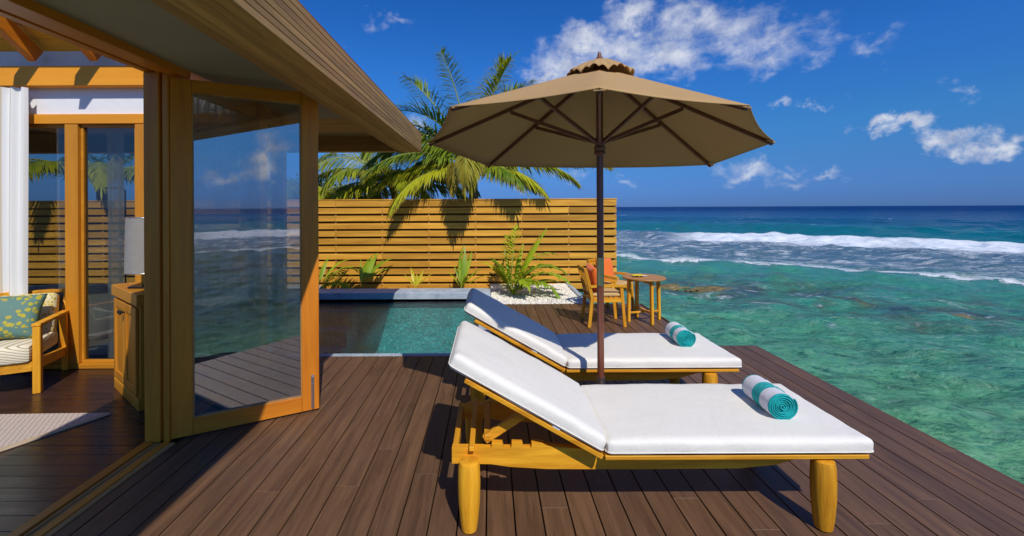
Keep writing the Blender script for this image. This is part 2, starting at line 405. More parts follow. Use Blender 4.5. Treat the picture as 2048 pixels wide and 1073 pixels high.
nt.l.new(m1.outputs[0], m2.inputs[1]); nt.l.new(tp.outputs[0], m2.inputs[2])
nt.l.new(m2.outputs[0], nt.n['Material Output'].inputs[0])

# sea
m, nt, b = material('sea_water'); M['sea'] = m
co = nt.coord()
x, y, z = nt.sep(co)[0:3]
r2 = nt.v('LENGTH', nt.xyz(x, y, 0.0))
rw = nt.attr('rw')
ang = nt.v('SCALE', nt.xyz(nt.m('DIVIDE', x, r2), nt.m('DIVIDE', y, r2), 0.0), scale=1.0)
ax_, ay_, _ = nt.sep(ang)[0:3]
lr = nt.m('LOGARITHM', rw, 2.718281828)
# streak coordinates: along the crest slowly, across it quickly
st1 = nt.xyz(nt.m('MULTIPLY', ax_, 9), nt.m('MULTIPLY', ay_, 9), nt.m('MULTIPLY', rw, 1.1))
st2 = nt.xyz(nt.m('MULTIPLY', ax_, 30), nt.m('MULTIPLY', ay_, 30), nt.m('MULTIPLY', rw, 1.6))
st3 = nt.xyz(nt.m('MULTIPLY', ax_, 60), nt.m('MULTIPLY', ay_, 60), nt.m('MULTIPLY', lr, 90))
flow = nt.v('MULTIPLY', co, (0.55, 1.3, 1))
fl = nt.v('ADD', flow, nt.v('SCALE', nt.noise(co, 0.5, 3, 0.5, col=True), scale=1.6))
# water body colour by distance from the villa (depth)
body = nt.ramp(nt.mr(lr, 1.0, 6.2), [
    (0.00, (0.165, 0.370, 0.150)), (0.16, (0.140, 0.370, 0.175)), (0.26, (0.090, 0.330, 0.185)), (0.33, (0.055, 0.290, 0.190)), (0.41, (0.045, 0.260, 0.190)),
    (0.43, (0.085, 0.165, 0.200)), (0.53, (0.075, 0.150, 0.220)), (0.56, (0.002, 0.16, 0.175)), (0.62, (0.001, 0.135, 0.185)),
    (0.68, (0.0005, 0.080, 0.170)), (0.80, (0.0005, 0.045, 0.150)), (1.0, (0.0005, 0.034, 0.150))])
# reef and weed seen through the shallows
reef = nt.noise(fl, 0.55, 6, 0.62, 0.8)
near = nt.mr(rw, 24, 12)
dark = nt.mix(nt.noise(co, 1.2, 4, 0.6), (0.025, 0.075, 0.055), (0.075, 0.085, 0.030))
body = nt.mix(nt.m('MULTIPLY', nt.mr(reef, 0.50, 0.66), nt.m('MULTIPLY', near, 0.7)), body, dark)
lightp = nt.noise(nt.v('ADD', fl, (5, 3, 1)), 0.8, 6, 0.65, 1.2)
body = nt.mix(nt.m('MULTIPLY', nt.mr(lightp, 0.52, 0.68), nt.m('MULTIPLY', near, 0.62)), body, (0.085, 0.31, 0.165))
wl = nt.noise(nt.v('ADD', nt.v('MULTIPLY', fl, (0.8, 1.5, 1)), (1, 9, 4)), 2.6, 8, 0.74, 1.8)
body = nt.mix(nt.m('MULTIPLY', nt.mr(wl, 0.56, 0.70), nt.m('MULTIPLY', nt.mr(rw, 30, 10), 0.9)), body, (0.17, 0.42, 0.19))
body = nt.mix(nt.m('MULTIPLY', nt.mr(wl, 0.46, 0.34), nt.m('MULTIPLY', nt.mr(rw, 30, 10), 0.95)), body, (0.008, 0.050, 0.040))
rp = nt.noise(nt.v('ADD', nt.v('MULTIPLY', co, (2.2, 6.0, 1)), nt.v('SCALE', nt.noise(co, 1.1, 4, 0.6, col=True), scale=5.0)), 1.3, 5, 0.7, 0.6)
rpf = nt.mr(rw, 26, 14)
body = nt.mix(nt.m('MULTIPLY', nt.mr(rp, 0.50, 0.38), nt.m('MULTIPLY', rpf, 0.8)), body, nt.mix(1.0, body, (0.30, 0.50, 0.60), 'MULTIPLY'))
body = nt.mix(nt.m('MULTIPLY', nt.mr(rp, 0.54, 0.66), nt.m('MULTIPLY', rpf, 0.75)), body, (0.22, 0.42, 0.27))
# brown exposed reef band around r = 14..18
rb = nt.m('MULTIPLY', nt.mr(rw, 12.5, 15.5), nt.mr(rw, 21, 17.0))
rbn = nt.noise(st1, 1.3, 5, 0.65, 0.5)
body = nt.mix(nt.m('MULTIPLY', nt.m('MULTIPLY', rb, nt.mr(rbn, 0.40, 0.58)), 0.85), body, nt.ramp(nt.noise(co, 2.4, 4, 0.6), [(0.35, (0.030, 0.045, 0.075)), (0.55, (0.070, 0.070, 0.055)), (0.7, (0.14, 0.11, 0.03))]))
back = nt.m('MULTIPLY', nt.mr(nt.m('ADD', y, nt.m('MULTIPLY', nt.noise(co, 0.3, 3, 0.6), 3.0)), 1.5, -3.5), nt.mr(rw, 34, 26))
body = nt.mix(nt.m('MULTIPLY', back, 0.8), body, nt.ramp(nt.noise(fl, 1.6, 6, 0.68, 1.0), [(0.36, (0.012, 0.022, 0.010)), (0.52, (0.050, 0.075, 0.035)), (0.62, (0.11, 0.12, 0.05)), (0.72, (0.05, 0.17, 0.13))]))
# streaks on deeper water
sk = nt.noise(st3, 1.0, 5, 0.6, 0.4)
body = nt.mix(nt.m('MULTIPLY', nt.mr(sk, 0.40, 0.62), nt.mr(rw, 40, 60, 0.0, 0.55)), body, nt.mix(1.0, body, (0.45, 0.55, 0.65), 'MULTIPLY'))
# foam
n_l = nt.noise(nt.v('ADD', nt.v('MULTIPLY', co, (0.55, 1.5, 1)), nt.v('SCALE', nt.noise(co, 0.8, 3, 0.6, col=True), scale=1.2)), 0.85, 8, 0.72, 1.2)
lace = nt.mr(n_l, 0.485, 0.66)
n_b = nt.noise(st2, 1.3, 8, 0.74, 0.6)
def band(c0, c1, c2, c3): return nt.m('MULTIPLY', nt.mr(rw, c0, c1), nt.mr(rw, c3, c2))
f_zone = nt.m('MULTIPLY', nt.m('MULTIPLY', band(24.2, 25.0, 38, 46), lace), 0.8)
surf_r = nt.m('ADD', rw, nt.m('MULTIPLY', nt.m('SUBTRACT', n_b, 0.5), 7))
gap = nt.mr(nt.noise(nt.xyz(nt.m('MULTIPLY', ax_, 2.3), nt.m('MULTIPLY', ay_, 2.3), 0.0), 1.6, 3, 0.5), 0.36, 0.46)
east = nt.m('ADD', nt.mr(nt.m('ADD', ax_, nt.m('MULTIPLY', nt.m('SUBTRACT', n_b, 0.5), 0.10)), 0.36, 0.44), nt.m('MULTIPLY', nt.mr(nt.m('ADD', n_b, nt.m('MULTIPLY', n_l, 0.6)), 0.80, 0.92), nt.mr(surf_r, 40, 37)), clamp=True)
f_surf = nt.m('MULTIPLY', nt.m('MULTIPLY', east, nt.m('MULTIPLY', nt.mr(surf_r, 35.5, 37.0), nt.mr(surf_r, 45.0, 42.5))), nt.m('ADD', nt.m('MULTIPLY', gap, 0.45), 0.55))
ln_r = nt.m('ADD', rw, nt.m('MULTIPLY', nt.m('SUBTRACT', n_b, 0.5), 1.8))
f_line = nt.m('MULTIPLY', nt.m('MULTIPLY', nt.mr(ln_r, 23.9, 24.1), nt.mr(ln_r, 24.7, 24.2)), nt.mr(n_b, 0.30, 0.5))
cap = nt.noise(st3, 0.5, 4, 0.6, 0.3)
f_far = nt.m('MULTIPLY', nt.mr(cap, 0.69, 0.74), nt.mr(rw, 52, 62))
n_w = nt.noise(fl, 1.5, 7, 0.72, 2.0)
f_near = nt.m('MULTIPLY', nt.m('MULTIPLY', nt.mr(n_w, 0.60, 0.74), nt.mr(rw, 7, 15)), nt.m('MULTIPLY', nt.mr(rw, 23, 19), 0.65))
f2n = nt.noise(st1, 0.9, 6, 0.7, 0.8)
f_reef = nt.m('MULTIPLY', nt.m('MULTIPLY', nt.mr(f2n, 0.56, 0.66), band(12.0, 13.6, 16.0, 19)), nt.m('MULTIPLY', nt.mr(n_w, 0.45, 0.60), 0.9))
foam = nt.m('MAXIMUM', nt.m('MAXIMUM', f_zone, f_surf), nt.m('MAXIMUM', nt.m('MAXIMUM', f_line, f_far), nt.m('MAXIMUM', f_near, f_reef)))
foam = nt.m('MINIMUM', foam, 1.0)
fc = nt.ramp(nt.noise(co, 1.2, 5, 0.7, 0.5), [(0.34, (0.46, 0.56, 0.66)), (0.5, (0.78, 0.83, 0.87)), (0.62, (0.90, 0.92, 0.94))])
nt.put(b.inputs['Base Color'], nt.mix(foam, body, fc))
nt.put(b.inputs['Roughness'], nt.m('ADD', nt.mr(rw, 10, 400, 0.10, 0.42), nt.m('MULTIPLY', foam, 0.5), clamp=True))
b.inputs['IOR'].default_value = 1.33
nt.put(b.inputs['Specular IOR Level'], nt.mr(rw, 10, 80, 0.25, 0.03))
hb = nt.m('ADD', nt.m('ADD', nt.noise(nt.v('MULTIPLY', co, (0.7, 1.5, 1)), 2.4, 8, 0.70, 0.8), nt.m('MULTIPLY', nt.noise(nt.v('MULTIPLY', co, (0.8, 1.9, 1)), 9, 4, 0.7, 1.0), 0.22)), nt.m('MULTIPLY', foam, 0.5))
nt.put(b.inputs['Normal'], nt.bump(hb, 0.8, 0.10))

# ------------------------------------------------------------------ mesh helpers
def V(*a): return Vector(a)

class MB:
    """collects geometry for ONE mesh object"""
    def __init__(s): s.v = []; s.f = []; s.mi = []; s.tip = []
    def add(s, vs, fs, mi=0, tips=None):
        k = len(s.v)
        s.v += [tuple(p) for p in vs]
        s.f += [tuple(i + k for i in f) for f in fs]
        s.mi += [mi] * len(fs)
        s.tip += (tips if tips is not None else [0.0] * len(vs))
        return s
    def box(s, x0, x1, y0, y1, z0, z1, bev=0.0, mi=0, M_=None):
        if bev > 0:
            e = bev
            vs, idx = [], {}
            for ix in (0, 1):
                for iy in (0, 1):
                    for iz in (0, 1):
                        X, Y, Z = (x0, x1)[ix], (y0, y1)[iy], (z0, z1)[iz]
                        dx, dy, dz = (e, -e)[ix], (e, -e)[iy], (e, -e)[iz]
                        idx[ix, iy, iz] = len(vs)
                        vs += [(X, Y + dy, Z + dz), (X + dx, Y, Z + dz), (X + dx, Y + dy, Z)]
            g = lambda ix, iy, iz, k: idx[ix, iy, iz] + k
            fs = []
            for ix in (0, 1): fs.append([g(ix, 0, 0, 0), g(ix, 1, 0, 0), g(ix, 1, 1, 0), g(ix, 0, 1, 0)])
            for iy in (0, 1): fs.append([g(0, iy, 0, 1), g(1, iy, 0, 1), g(1, iy, 1, 1), g(0, iy, 1, 1)])
            for iz in (0, 1): fs.append([g(0, 0, iz, 2), g(1, 0, iz, 2), g(1, 1, iz, 2), g(0, 1, iz, 2)])
            for a in (0, 1):
                for c in (0, 1):
                    fs.append([g(a, c, 0, 0), g(a, c, 1, 0), g(a, c, 1, 1), g(a, c, 0, 1)])
                    fs.append([g(a, 0, c, 0), g(a, 1, c, 0), g(a, 1, c, 2), g(a, 0, c, 2)])
                    fs.append([g(0, a, c, 1), g(1, a, c, 1), g(1, a, c, 2), g(0, a, c, 2)])
            for key, k in idx.items(): fs.append([k, k + 1, k + 2])
        else:
            vs = [(x, y, z) for x in (x0, x1) for y in (y0, y1) for z in (z0, z1)]
            fs = [(0, 1, 3, 2), (4, 6, 7, 5), (0, 4, 5, 1), (2, 3, 7, 6), (0, 2, 6, 4), (1, 5, 7, 3)]
        if M_ is not None: vs = [M_ @ Vector(p) for p in vs]
        return s.add(vs, fs, mi)
    def bar(s, a, b_, w_, h_, bev=0.0, up=Vector((0, 0, 1)), mi=0):
        a, b_ = Vector(a), Vector(b_)
        dx = (b_ - a); L = dx.length; dx.normalize()
        sd = up.cross(dx)
        if sd.length < 1e-4: sd = Vector((0, 1, 0)).cross(dx)
        sd.normalize(); u = dx.cross(sd)
        R = Matrix((dx, sd, u)).transposed().to_4x4(); R.translation = a
        return s.box(0, L, -w_ / 2, w_ / 2, -h_ / 2, h_ / 2, bev, mi, R)
    def tube(s, pts, rs, n=10, mi=0, cap=True, tips=None):
        pts = [Vector(p) for p in pts]
        if not hasattr(rs, '__len__'): rs = [rs] * len(pts)
        vs, fs = [], []
        prev = None
        for i, p in enumerate(pts):
            t = (pts[min(i + 1, len(pts) - 1)] - pts[max(i - 1, 0)]).normalized()
            if prev is None:
                u = t.orthogonal().normalized()
            else:
                u = (prev - t * prev.dot(t)).normalized()
            prev = u; w_ = t.cross(u)
            for k in range(n):
                a = 2 * math.pi * k / n
                vs.append(p + (u * math.cos(a) + w_ * math.sin(a)) * rs[i])
        for i in range(len(pts) - 1):
            for k in range(n):
                k2 = (k + 1) % n
                fs.append((i * n + k, i * n + k2, (i + 1) * n + k2, (i + 1) * n + k))
        if cap:
            fs.append(tuple(range(n))); fs.append(tuple((len(pts) - 1) * n + k for k in range(n)))
        return s.add(vs, fs, mi, tips)
    def lathe(s, prof, cx=0, cy=0, n=32, mi=0):
        vs, fs = [], []
        for r, z in prof:
            for k in range(n):
                a = 2 * math.pi * k / n
                vs.append((cx + r * math.cos(a), cy + r * math.sin(a), z))
        for i in range(len(prof) - 1):
            for k in range(n):
                k2 = (k + 1) % n
                fs.append((i * n + k, i * n + k2, (i + 1) * n + k2, (i + 1) * n + k))
        if prof[0][0] > 0: fs.append(tuple(range(n)))
        if prof[-1][0] > 0: fs.append(tuple((len(prof) - 1) * n + k for k in range(n)))
        return s.add(vs, fs, mi)
    def prism(s, poly, y0, y1, mi=0, axis='Y'):
        n = len(poly)
        def P(a, b_, y):
            return (a, y, b_) if axis == 'Y' else ((y, a, b_) if axis == 'X' else (a, b_, y))
        vs = [P(a, b_, y0) for a, b_ in poly] + [P(a, b_, y1) for a, b_ in poly]
        fs = [tuple(range(n)), tuple(range(n, 2 * n))] + [(i, (i + 1) % n, n + (i + 1) % n, n + i) for i in range(n)]
        return s.add(vs, fs, mi)
    def build(s, name, mats, parent=None, smooth=False, off=(0, 0, 0), fix=True, merge=False):
        me = bpy.data.meshes.new(name)
        o3 = Vector(off)
        me.from_pydata([tuple(Vector(p) - o3) for p in s.v], [], s.f)
        if not isinstance(mats, (list, tuple)): mats = [mats]
        for q in mats: me.materials.append(q)
        if len(mats) > 1: me.polygons.foreach_set('material_index', s.mi)
        if any(s.tip):
            at = me.attributes.new('tip', 'FLOAT', 'POINT'); at.data.foreach_set('value', s.tip)
        if fix or merge:
            bm = bmesh.new(); bm.from_mesh(me)
            if merge: bmesh.ops.remove_doubles(bm, verts=bm.verts, dist=0.0002)
            if fix: bmesh.ops.recalc_face_normals(bm, faces=bm.faces)
            bm.to_mesh(me); bm.free()
        if smooth:
            me.polygons.foreach_set('use_smooth', [True] * len(me.polygons))
            if smooth != 'all': me.set_sharp_from_angle(angle=rad(40))
        me.update()
        o = bpy.data.objects.new(name, me); COL.objects.link(o)
        if parent is not None: o.parent = parent
        return o

def tag(o, label=None, cat=None, group=None, kind=None):
    if label: o['label'] = label
    if cat: o['category'] = cat
    if group: o['group'] = group
    if kind: o['kind'] = kind
    return o

def empty(name, loc=(0, 0, 0), rz=0.0):
    o = bpy.data.objects.new(name, None); COL.objects.link(o)
    o.empty_display_size = 0.1
    o.location = loc; o.rotation_euler = (0, 0, rz)
    return o

def copy_tree(o, parent=None):
    c = o.copy(); COL.objects.link(c)
    if parent is not None: c.parent = parent
    for ch in list(o.children): copy_tree(ch, c)
    return c

def rounded(mb, sx, sy, sz, r, nx=24, ny=12, nz=4, puff=0.0, wr=0.0, seed=0, mi=0, T=None):
    """soft cushion block centred at origin"""
    vs, fs, idx = [], [], {}
    def key(i, j, k):
        if (i, j, k) in idx: return idx[i, j, k]
        def warp(t): return 0.5 - 0.5 * math.cos(math.pi * t) * (1.0) if False else t
        x, y, z = sx * (i / nx - .5), sy * (j / ny - .5), sz * (k / nz - .5)
        # concentrate samples near edges
        e = lambda t, S: S * 0.5 * math.copysign(abs(2 * t) ** 0.72, t)
        x, y = e(i / nx - .5, sx), e(j / ny - .5, sy)
        q = Vector((max(-sx / 2 + r, min(sx / 2 - r, x)), max(-sy / 2 + r, min(sy / 2 - r, y)), max(-sz / 2 + r, min(sz / 2 - r, z))))
        dlt = Vector((x, y, z)) - q
        if dlt.length > 1e-7:
            mx_ = max(abs(dlt.x), abs(dlt.y), abs(dlt.z))
            p = q + dlt.normalized() * r * (mx_ / r)
        else: p = Vector((x, y, z))
        u, v_ = i / nx, j / ny
        pf = puff * (math.sin(math.pi * u) * math.sin(math.pi * v_)) ** 0.5 * (1 if z > 0 else -0.3) * abs(2 * z / sz)
        p.z += pf
        if wr:
            n_ = mnoise.noise(Vector((p.x * 5 + seed, p.y * 5, p.z * 9))) + 0.5 * mnoise.noise(Vector((p.x * 14 + seed, p.y * 14, p.z * 20)))
            ed = 0.7 + 1.1 * max(abs(2 * u - 1), abs(2 * v_ - 1)) ** 6
            p += Vector((0.5 * n_ * (1 if x > 0 else -1), 0.5 * n_ * (1 if y > 0 else -1), n_)) * wr * ed
        idx[i, j, k] = len(vs); vs.append(p if T is None else T @ p)
        return idx[i, j, k]
    for i in range(nx):
        for j in range(ny):
            for k in (0, nz): fs.append((key(i, j, k), key(i + 1, j, k), key(i + 1, j + 1, k), key(i, j + 1, k)))
    for i in range(nx):
        for k in range(nz):
            for j in (0, ny): fs.append((key(i, j, k), key(i + 1, j, k), key(i + 1, j, k + 1), key(i, j, k + 1)))
    for j in range(ny):
        for k in range(nz):
            for i in (0, nx): fs.append((key(i, j, k), key(i, j + 1, k), key(i, j + 1, k + 1), key(i, j, k + 1)))
    return mb.add(vs, fs, mi)

def pillow_mesh(mb, w_, h_, t_, n=18, seed=0, T=None):
    vs, fs = [], []
    for side in (1, -1):
        base = len(vs)
        for i in range(n + 1):
            for j in range(n + 1):
                u, v_ = 2 * i / n - 1, 2 * j / n - 1
                k = (1 - abs(u) ** 2.6) * (1 - abs(v_) ** 2.6)
                z = side * t_ / 2 * max(0, k) ** 0.5
                pinch = 1 - 0.07 * (1 - u * u) * abs(v_) ** 3, 1 - 0.07 * (1 - v_ * v_) * abs(u) ** 3
                x, y = u * w_ / 2 * pinch[1], v_ * h_ / 2 * pinch[0]
                z += 0.006 * mnoise.noise(Vector((x * 12 + seed, y * 12, side))) * min(1, k * 4)
                p = Vector((x, y, z)); vs.append(T @ p if T else p)
        for i in range(n):
            for j in range(n):
                a = base + i * (n + 1) + j
                fs.append((a, a + 1, a + n + 2, a + n + 1))
    return mb.add(vs, fs)

# ================================================================== SETTING
# ---- sea
def build_sea():
    nA = 900
    rings = np.concatenate([np.geomspace(1.6, 110, 460), np.geomspace(112, 15000, 70)])
    th = np.linspace(0, 2 * np.pi, nA, endpoint=False)
    R, T = np.meshgrid(rings, th, indexing='ij')
    X, Y = R * np.cos(T), R * np.sin(T)
    rng = np.random.RandomState(4)
    def wob(T, R, amps, ks):
        o = np.zeros_like(R)
        for a, k in zip(amps, ks): o += a * np.sin(k * T + rng.rand() * 6.28 + 0.05 * R * (rng.rand() - .5))
        return o
    rw = R + wob(T, R, (0.022, 0.018, 0.012, 0.008, 0.005, 0.003), (3, 7, 13, 24, 47, 90)) * R
    Z = np.zeros_like(R)
    def crest(r0, back, front, h):
        dlt = rw - r0
        return h * np.where(dlt > 0, np.exp(-(dlt / back) ** 2), np.exp(-(dlt / front) ** 2))
    amp = 0.6 + 0.4 * np.sin(5 * T + 1.0) * np.sin(11 * T)
    Z += crest(42.0, 2.5, 2.2, 0.50) * (0.75 + 0.25 * amp)
    Z += crest(36, 2.0, 1.5, 0.14)
    Z += crest(62, 6, 5.0, 0.62) * (0.5 + 0.7 * amp)
    Z += crest(105, 9, 8, 0.5) * (0.6 + 0.5 * amp)
    Z += crest(24.6, 1.4, 0.6, 0.07) * (0.8 + 0.3 * amp)
    Z += crest(19.5, 1.5, 0.8, 0.06)
    # chop
    for _ in range(46):
        lam = 10 ** rng.uniform(-0.35, 1.1)
        a = rng.normal(1.45, 0.75)
        k = 2 * np.pi / lam
        ph = rng.rand() * 6.28
        A = 0.0075 * lam ** 0.75
        fade = np.clip((lam * 22 - R) / (lam * 10), 0, 1)
        wv = np.sin(k * (X * np.cos(a) + Y * np.sin(a)) + ph + 1.2 * np.sin(0.35 * X + ph) + 0.9 * np.sin(0.5 * Y - ph))
        Z += A * fade * (0.637 - np.abs(wv)) * 1.3
    Z += 0.05 * np.clip((R - 26) / 6, 0, 1) * np.clip((48 - R) / 4, 0, 1) * np.sin(X * 3.1 + 2 * np.sin(Y)) * np.sin(Y * 2.7 + 2 * np.sin(X * .8))
    Z = Z - 1.02
    n0, n1 = R.shape
    co = np.stack([X, Y, Z], -1).reshape(-1, 3)
    i = np.arange(n0 - 1)[:, None] * n1; j = np.arange(n1)[None, :]; j2 = (j + 1) % n1
    q = np.stack([i + j, i + n1 + j, i + n1 + j2, i + j2], -1).reshape(-1, 4)
    me = bpy.data.meshes.new('sea')
    me.vertices.add(len(co)); me.vertices.foreach_set('co', co.ravel().astype(np.float32))
    me.loops.add(q.size); me.loops.foreach_set('vertex_index', q.ravel().astype(np.int32))
    me.polygons.add(len(q)); me.polygons.foreach_set('loop_start', np.arange(0, q.size, 4, dtype=np.int32))
    me.polygons.foreach_set('loop_total', np.full(len(q), 4, dtype=np.int32))
    me.update(calc_edges=True)
    me.polygons.foreach_set('use_smooth', np.ones(len(q), dtype=bool))
    at = me.attributes.new('rw', 'FLOAT', 'POINT'); at.data.foreach_set('value', rw.ravel().astype(np.float32))
    me.materials.append(M['sea'])
    o = bpy.data.objects.new('sea', me); COL.objects.link(o); tag(o, kind='structure')
build_sea()

# ---- island ground behind the fence
mb = MB()
n = 40
pts = []
for i in range(n):
    a = 2 * math.pi * i / n
    pts.append((-9 + 10.2 * math.cos(a) + 0.4 * math.sin(3 * a), 19 + 9.6 * math.sin(a) + 0.5 * math.cos(4 * a)))
vs = [(x, y, -0.35) for x, y in pts] + [(-9 + (x + 9) * 1.15, 19 + (y - 19) * 1.1, -1.5) for x, y in pts]
mb.add(vs, [tuple(range(n))] + [(i, (i + 1) % n, n + (i + 1) % n, n + i) for i in range(n)])
tag(mb.build('island_ground', M['soil']), kind='structure')

# ---- deck
deck = MB().box(-2.23, 3.115, 1.62, 4.93, -0.16, -0.034).box(0.02, 2.555, 4.93, 7.55, -0.16, -0.034).box(2.555, 3.115, 4.93, 5.23, -0.16, -0.034).build('deck', M['deck_dark'])
tag(deck, kind='structure')
pitch, gap_ = 0.1505, 0.008
board_cache = {}
def deck_board(x0, x1, y0, y1, parent):
    cx, cy = (x0 + x1) / 2, (y0 + y1) / 2
    key = (round(x1 - x0, 4), round(y1 - y0, 3))
    if key not in board_cache:
        w_, l_ = key
        o = MB().box(-w_ / 2, w_ / 2, -l_ / 2, l_ / 2, -0.030, 0.0, 0.0010).build('deck_board', M['deck'], parent)
        board_cache[key] = o.data
    else:
        o = bpy.data.objects.new('deck_board', board_cache[key]); COL.objects.link(o); o.parent = parent
    o.location = (cx, cy, random.uniform(-0.0003, 0.0003))
    o.rotation_euler = (0, random.uniform(-0.001, 0.001), 0)
    return o
cols = int(round((3.13 + 2.22) / pitch))
for c in range(cols):
    x1 = 3.13 - c * pitch; x0 = x1 - pitch + gap_
    if x0 < -2.225: x0 = -2.215
    yend = 5.245 if x1 > 2.60 else (7.56 if x0 > 0.0 else 4.935)
    ys = [1.6]
    step = [2.1, 1.8, 2.4, 1.5][c % 4]
    y = 1.6 + random.uniform(0.5, 3.2)
    while y < yend - 0.5:
        ys.append(y); y += random.choice([2.7, 3.3, 3.0, 3.6])
    ys.append(yend)
    for a, b_ in zip(ys[:-1], ys[1:]):
        deck_board(x0, x1, a + 0.0003, b_ - 0.0003, deck)
MB().box(3.133, 3.158, 1.6, 5.27, -0.19, -0.004, 0.004).build('edge_board', M['deck_edge'], deck)
MB().box(2.59, 3.133, 5.248, 5.272, -0.19, -0.004, 0.004).build('edge_board', M['deck_edge'], deck)
MB().box(2.563, 2.588, 5.274, 7.585, -0.19, -0.004, 0.004).build('edge_board', M['deck_edge'], deck)
MB().box(1.60, 2.560, 7.563, 7.586, -0.19, -0.004, 0.004).build('edge_board', M['deck_edge'], deck)
for px_, py_ in [(2.95, 1.9), (0.0, 1.9), (2.95, 3.4), (2.95, 5.0), (2.4, 7.4), (1.7, 7.4)]:
    MB().tube([(px_, py_, -3.0), (px_, py_, -0.16)], 0.10, 14).build('deck_post', M['deck_edge'], deck, True)

# ---- swimming pool
pool = empty('swimming_pool', (-1.7, 6.5, -1.0))
PO = (-1.7, 6.5, -1.0)
tag(pool, 'plunge pool with turquoise mosaic and blue grey concrete rim beside the slatted fence', 'swimming pool')
PX0, PX1, PY0, PY1, PZ = -3.45, -0.17, 5.04, 8.15, -0.95
mb = MB()
mb.box(PX0, PX1, PY0, PY1, PZ - 0.1, PZ)                       # floor
mb.box(PX0 - 0.1, PX0, PY0, PY1, PZ, -0.03); mb.box(PX1, PX1 + 0.1, PY0, PY1, PZ, -0.03)
mb.box(PX0 - 0.1, PX1 + 0.1, PY0 - 0.1, PY0, PZ, -0.045); mb.box(PX0 - 0.1, PX1 + 0.1, PY1, PY1 + 0.1, PZ, -0.03)
mb.build('basin', M['mosaic'], pool, off=PO)
mb = MB()
for i in range(3): mb.box(PX0 + 0.002, PX0 + 1.0, PY1 - 0.3 * (3 - i), PY1 - 0.001, PZ + 0.25 * i, PZ + 0.25 * (i + 1) - 0.001)
mb.build('steps', M['mosaic'], pool, off=PO)
MB().box(PX0 - 0.1, PX1 + 0.19, 4.945, PY0, -0.15, -0.003, 0.006).build('coping', M['coping'], pool, off=PO)
MB().box(PX0 - 0.1, PX1 + 0.17, PY1, PY1 + 0.46, -0.2, 0.086, 0.008).build('coping', M['coping'], pool, off=PO)
MB().box(PX1, PX1 + 0.17, PY0 + 0.002, PY1 - 0.002, -0.2, -0.003, 0.006).build('coping', M['coping'], pool, off=PO)
MB().box(PX0 - 0.1, PX0, PY0 + 0.002, PY1 - 0.002, -0.2, -0.003, 0.006).build('coping', M['coping'], pool, off=PO)
mb = MB(); mb.add([(PX0 + .001, PY0 + .001, -0.06), (PX1 - .001, PY0 + .001, -0.06), (PX1 - .001, PY1 - .001, -0.06), (PX0 + .001, PY1 - .001, -0.06)], [(0, 1, 2, 3)])
mb.build('water', M['pool_water'], pool, off=PO, fix=False)

# ---- planted bed, terrace, pebbles
tag(MB().box(-3.6, 0.0, 8.615, 9.54, -0.9, -0.12).build('planting_bed_ground', M['soil']), kind='structure')
tag(MB().box(-12, -3.56, 5.06, 9.54, -0.9, -0.01).build('terrace', M['stone']), kind='structure')
tag(MB().box(0.004, 1.62, 7.575, 9.54, -0.5, -0.012).build('pebble_bed_ground', M['pebble']), kind='structure')
kerb = MB().box(1.62, 1.70, 7.60, 9.54, -0.5, 0.03, 0.006).build('white_kerb', M['coping'])
tag(kerb, kind='structure')
rng = random.Random(3)
ico = bmesh.new(); bmesh.ops.create_icosphere(ico, subdivisions=1, radius=1.0)
iv = [v.co.copy() for v in ico.verts]; ifc = [tuple(v.index for v in f.verts) for f in ico.faces]; ico.free()
mb = MB()
for _ in range(4600):
    x, y = rng.uniform(0.02, 1.60), rng.uniform(7.585, 9.50)
    z = -0.008 + 0.035 * max(0, mnoise.noise(Vector((x * 2.2, y * 2.2, 1)))) + rng.uniform(0, 0.012)
    s_ = rng.uniform(0.012, 0.024)
    R = Matrix.Rotation(rng.uniform(0, 6.28), 3, 'Z') @ Matrix.Rotation(rng.uniform(-.5, .5), 3, 'X')
    sc_ = Vector((s_ * rng.uniform(.8, 1.5), s_, s_ * rng.uniform(.5, .8)))
    mb.add([R @ Vector((v.x * sc_.x, v.y * sc_.y, v.z * sc_.z)) + Vector((x, y, z)) for v in iv], ifc)
tag(mb.build('white_pebbles', M['pebble'], fix=False), 'loose white coral pebbles filling the bed under the big young palm', 'pebbles', kind='stuff')

# ---- slatted fence
FY = 9.6
fence = empty('slatted_fence', (-2.0, FY, -0.2)); FO = (-2.0, FY, -0.2)
tag(fence, 'tall golden timber fence of horizontal slats behind the pool', 'fence')
posts = [1.70 - 1.008 * k for k in range(14)] + [2.45, 2.70]
rows = 12; z_top = 1.812; pit = 0.164; bh = 0.121
rng = random.Random(11)
joints = [2.73, 0.69, -1.32, -3.34, -6.3, -9.3, -11.2]
for k in range(rows):
    z1 = z_top - k * pit; z0 = z1 - bh
    if k == 0: z0 -= 0.012
    js = joints if k % 2 == 0 else [2.73, 1.70, -0.316, -2.33, -5.3, -8.3, -11.2]
    for a, b_ in zip(js[1:], js[:-1]):
        yo = rng.uniform(-0.003, 0.003)
        MB().box(a + 0.002, b_ - 0.002, FY - 0.045 + yo, FY - 0.022 + yo, z0 + rng.uniform(-.002, .002), z1, 0.003).build('slat', M['fenceX'], fence, off=FO)
    MB().box(-11.2, 2.715, FY + 0.035, FY + 0.055, z0 - pit / 2 - 0.004, z0 - pit / 2 + bh - 0.004, 0.002).build('slat', M['fence_shaded'], fence, off=FO)
for x in posts:
    MB().box(x - 0.018, x + 0.018, FY - 0.018, FY + 0.03, -0.25, 1.81, 0.003).build('post', M['fenceZ'], fence, off=FO)
MB().box(-11.2, 2.74, FY - 0.055, FY + 0.06, 1.814, 1.838, 0.003).build('cap_rail', M['fenceX'], fence, off=FO)

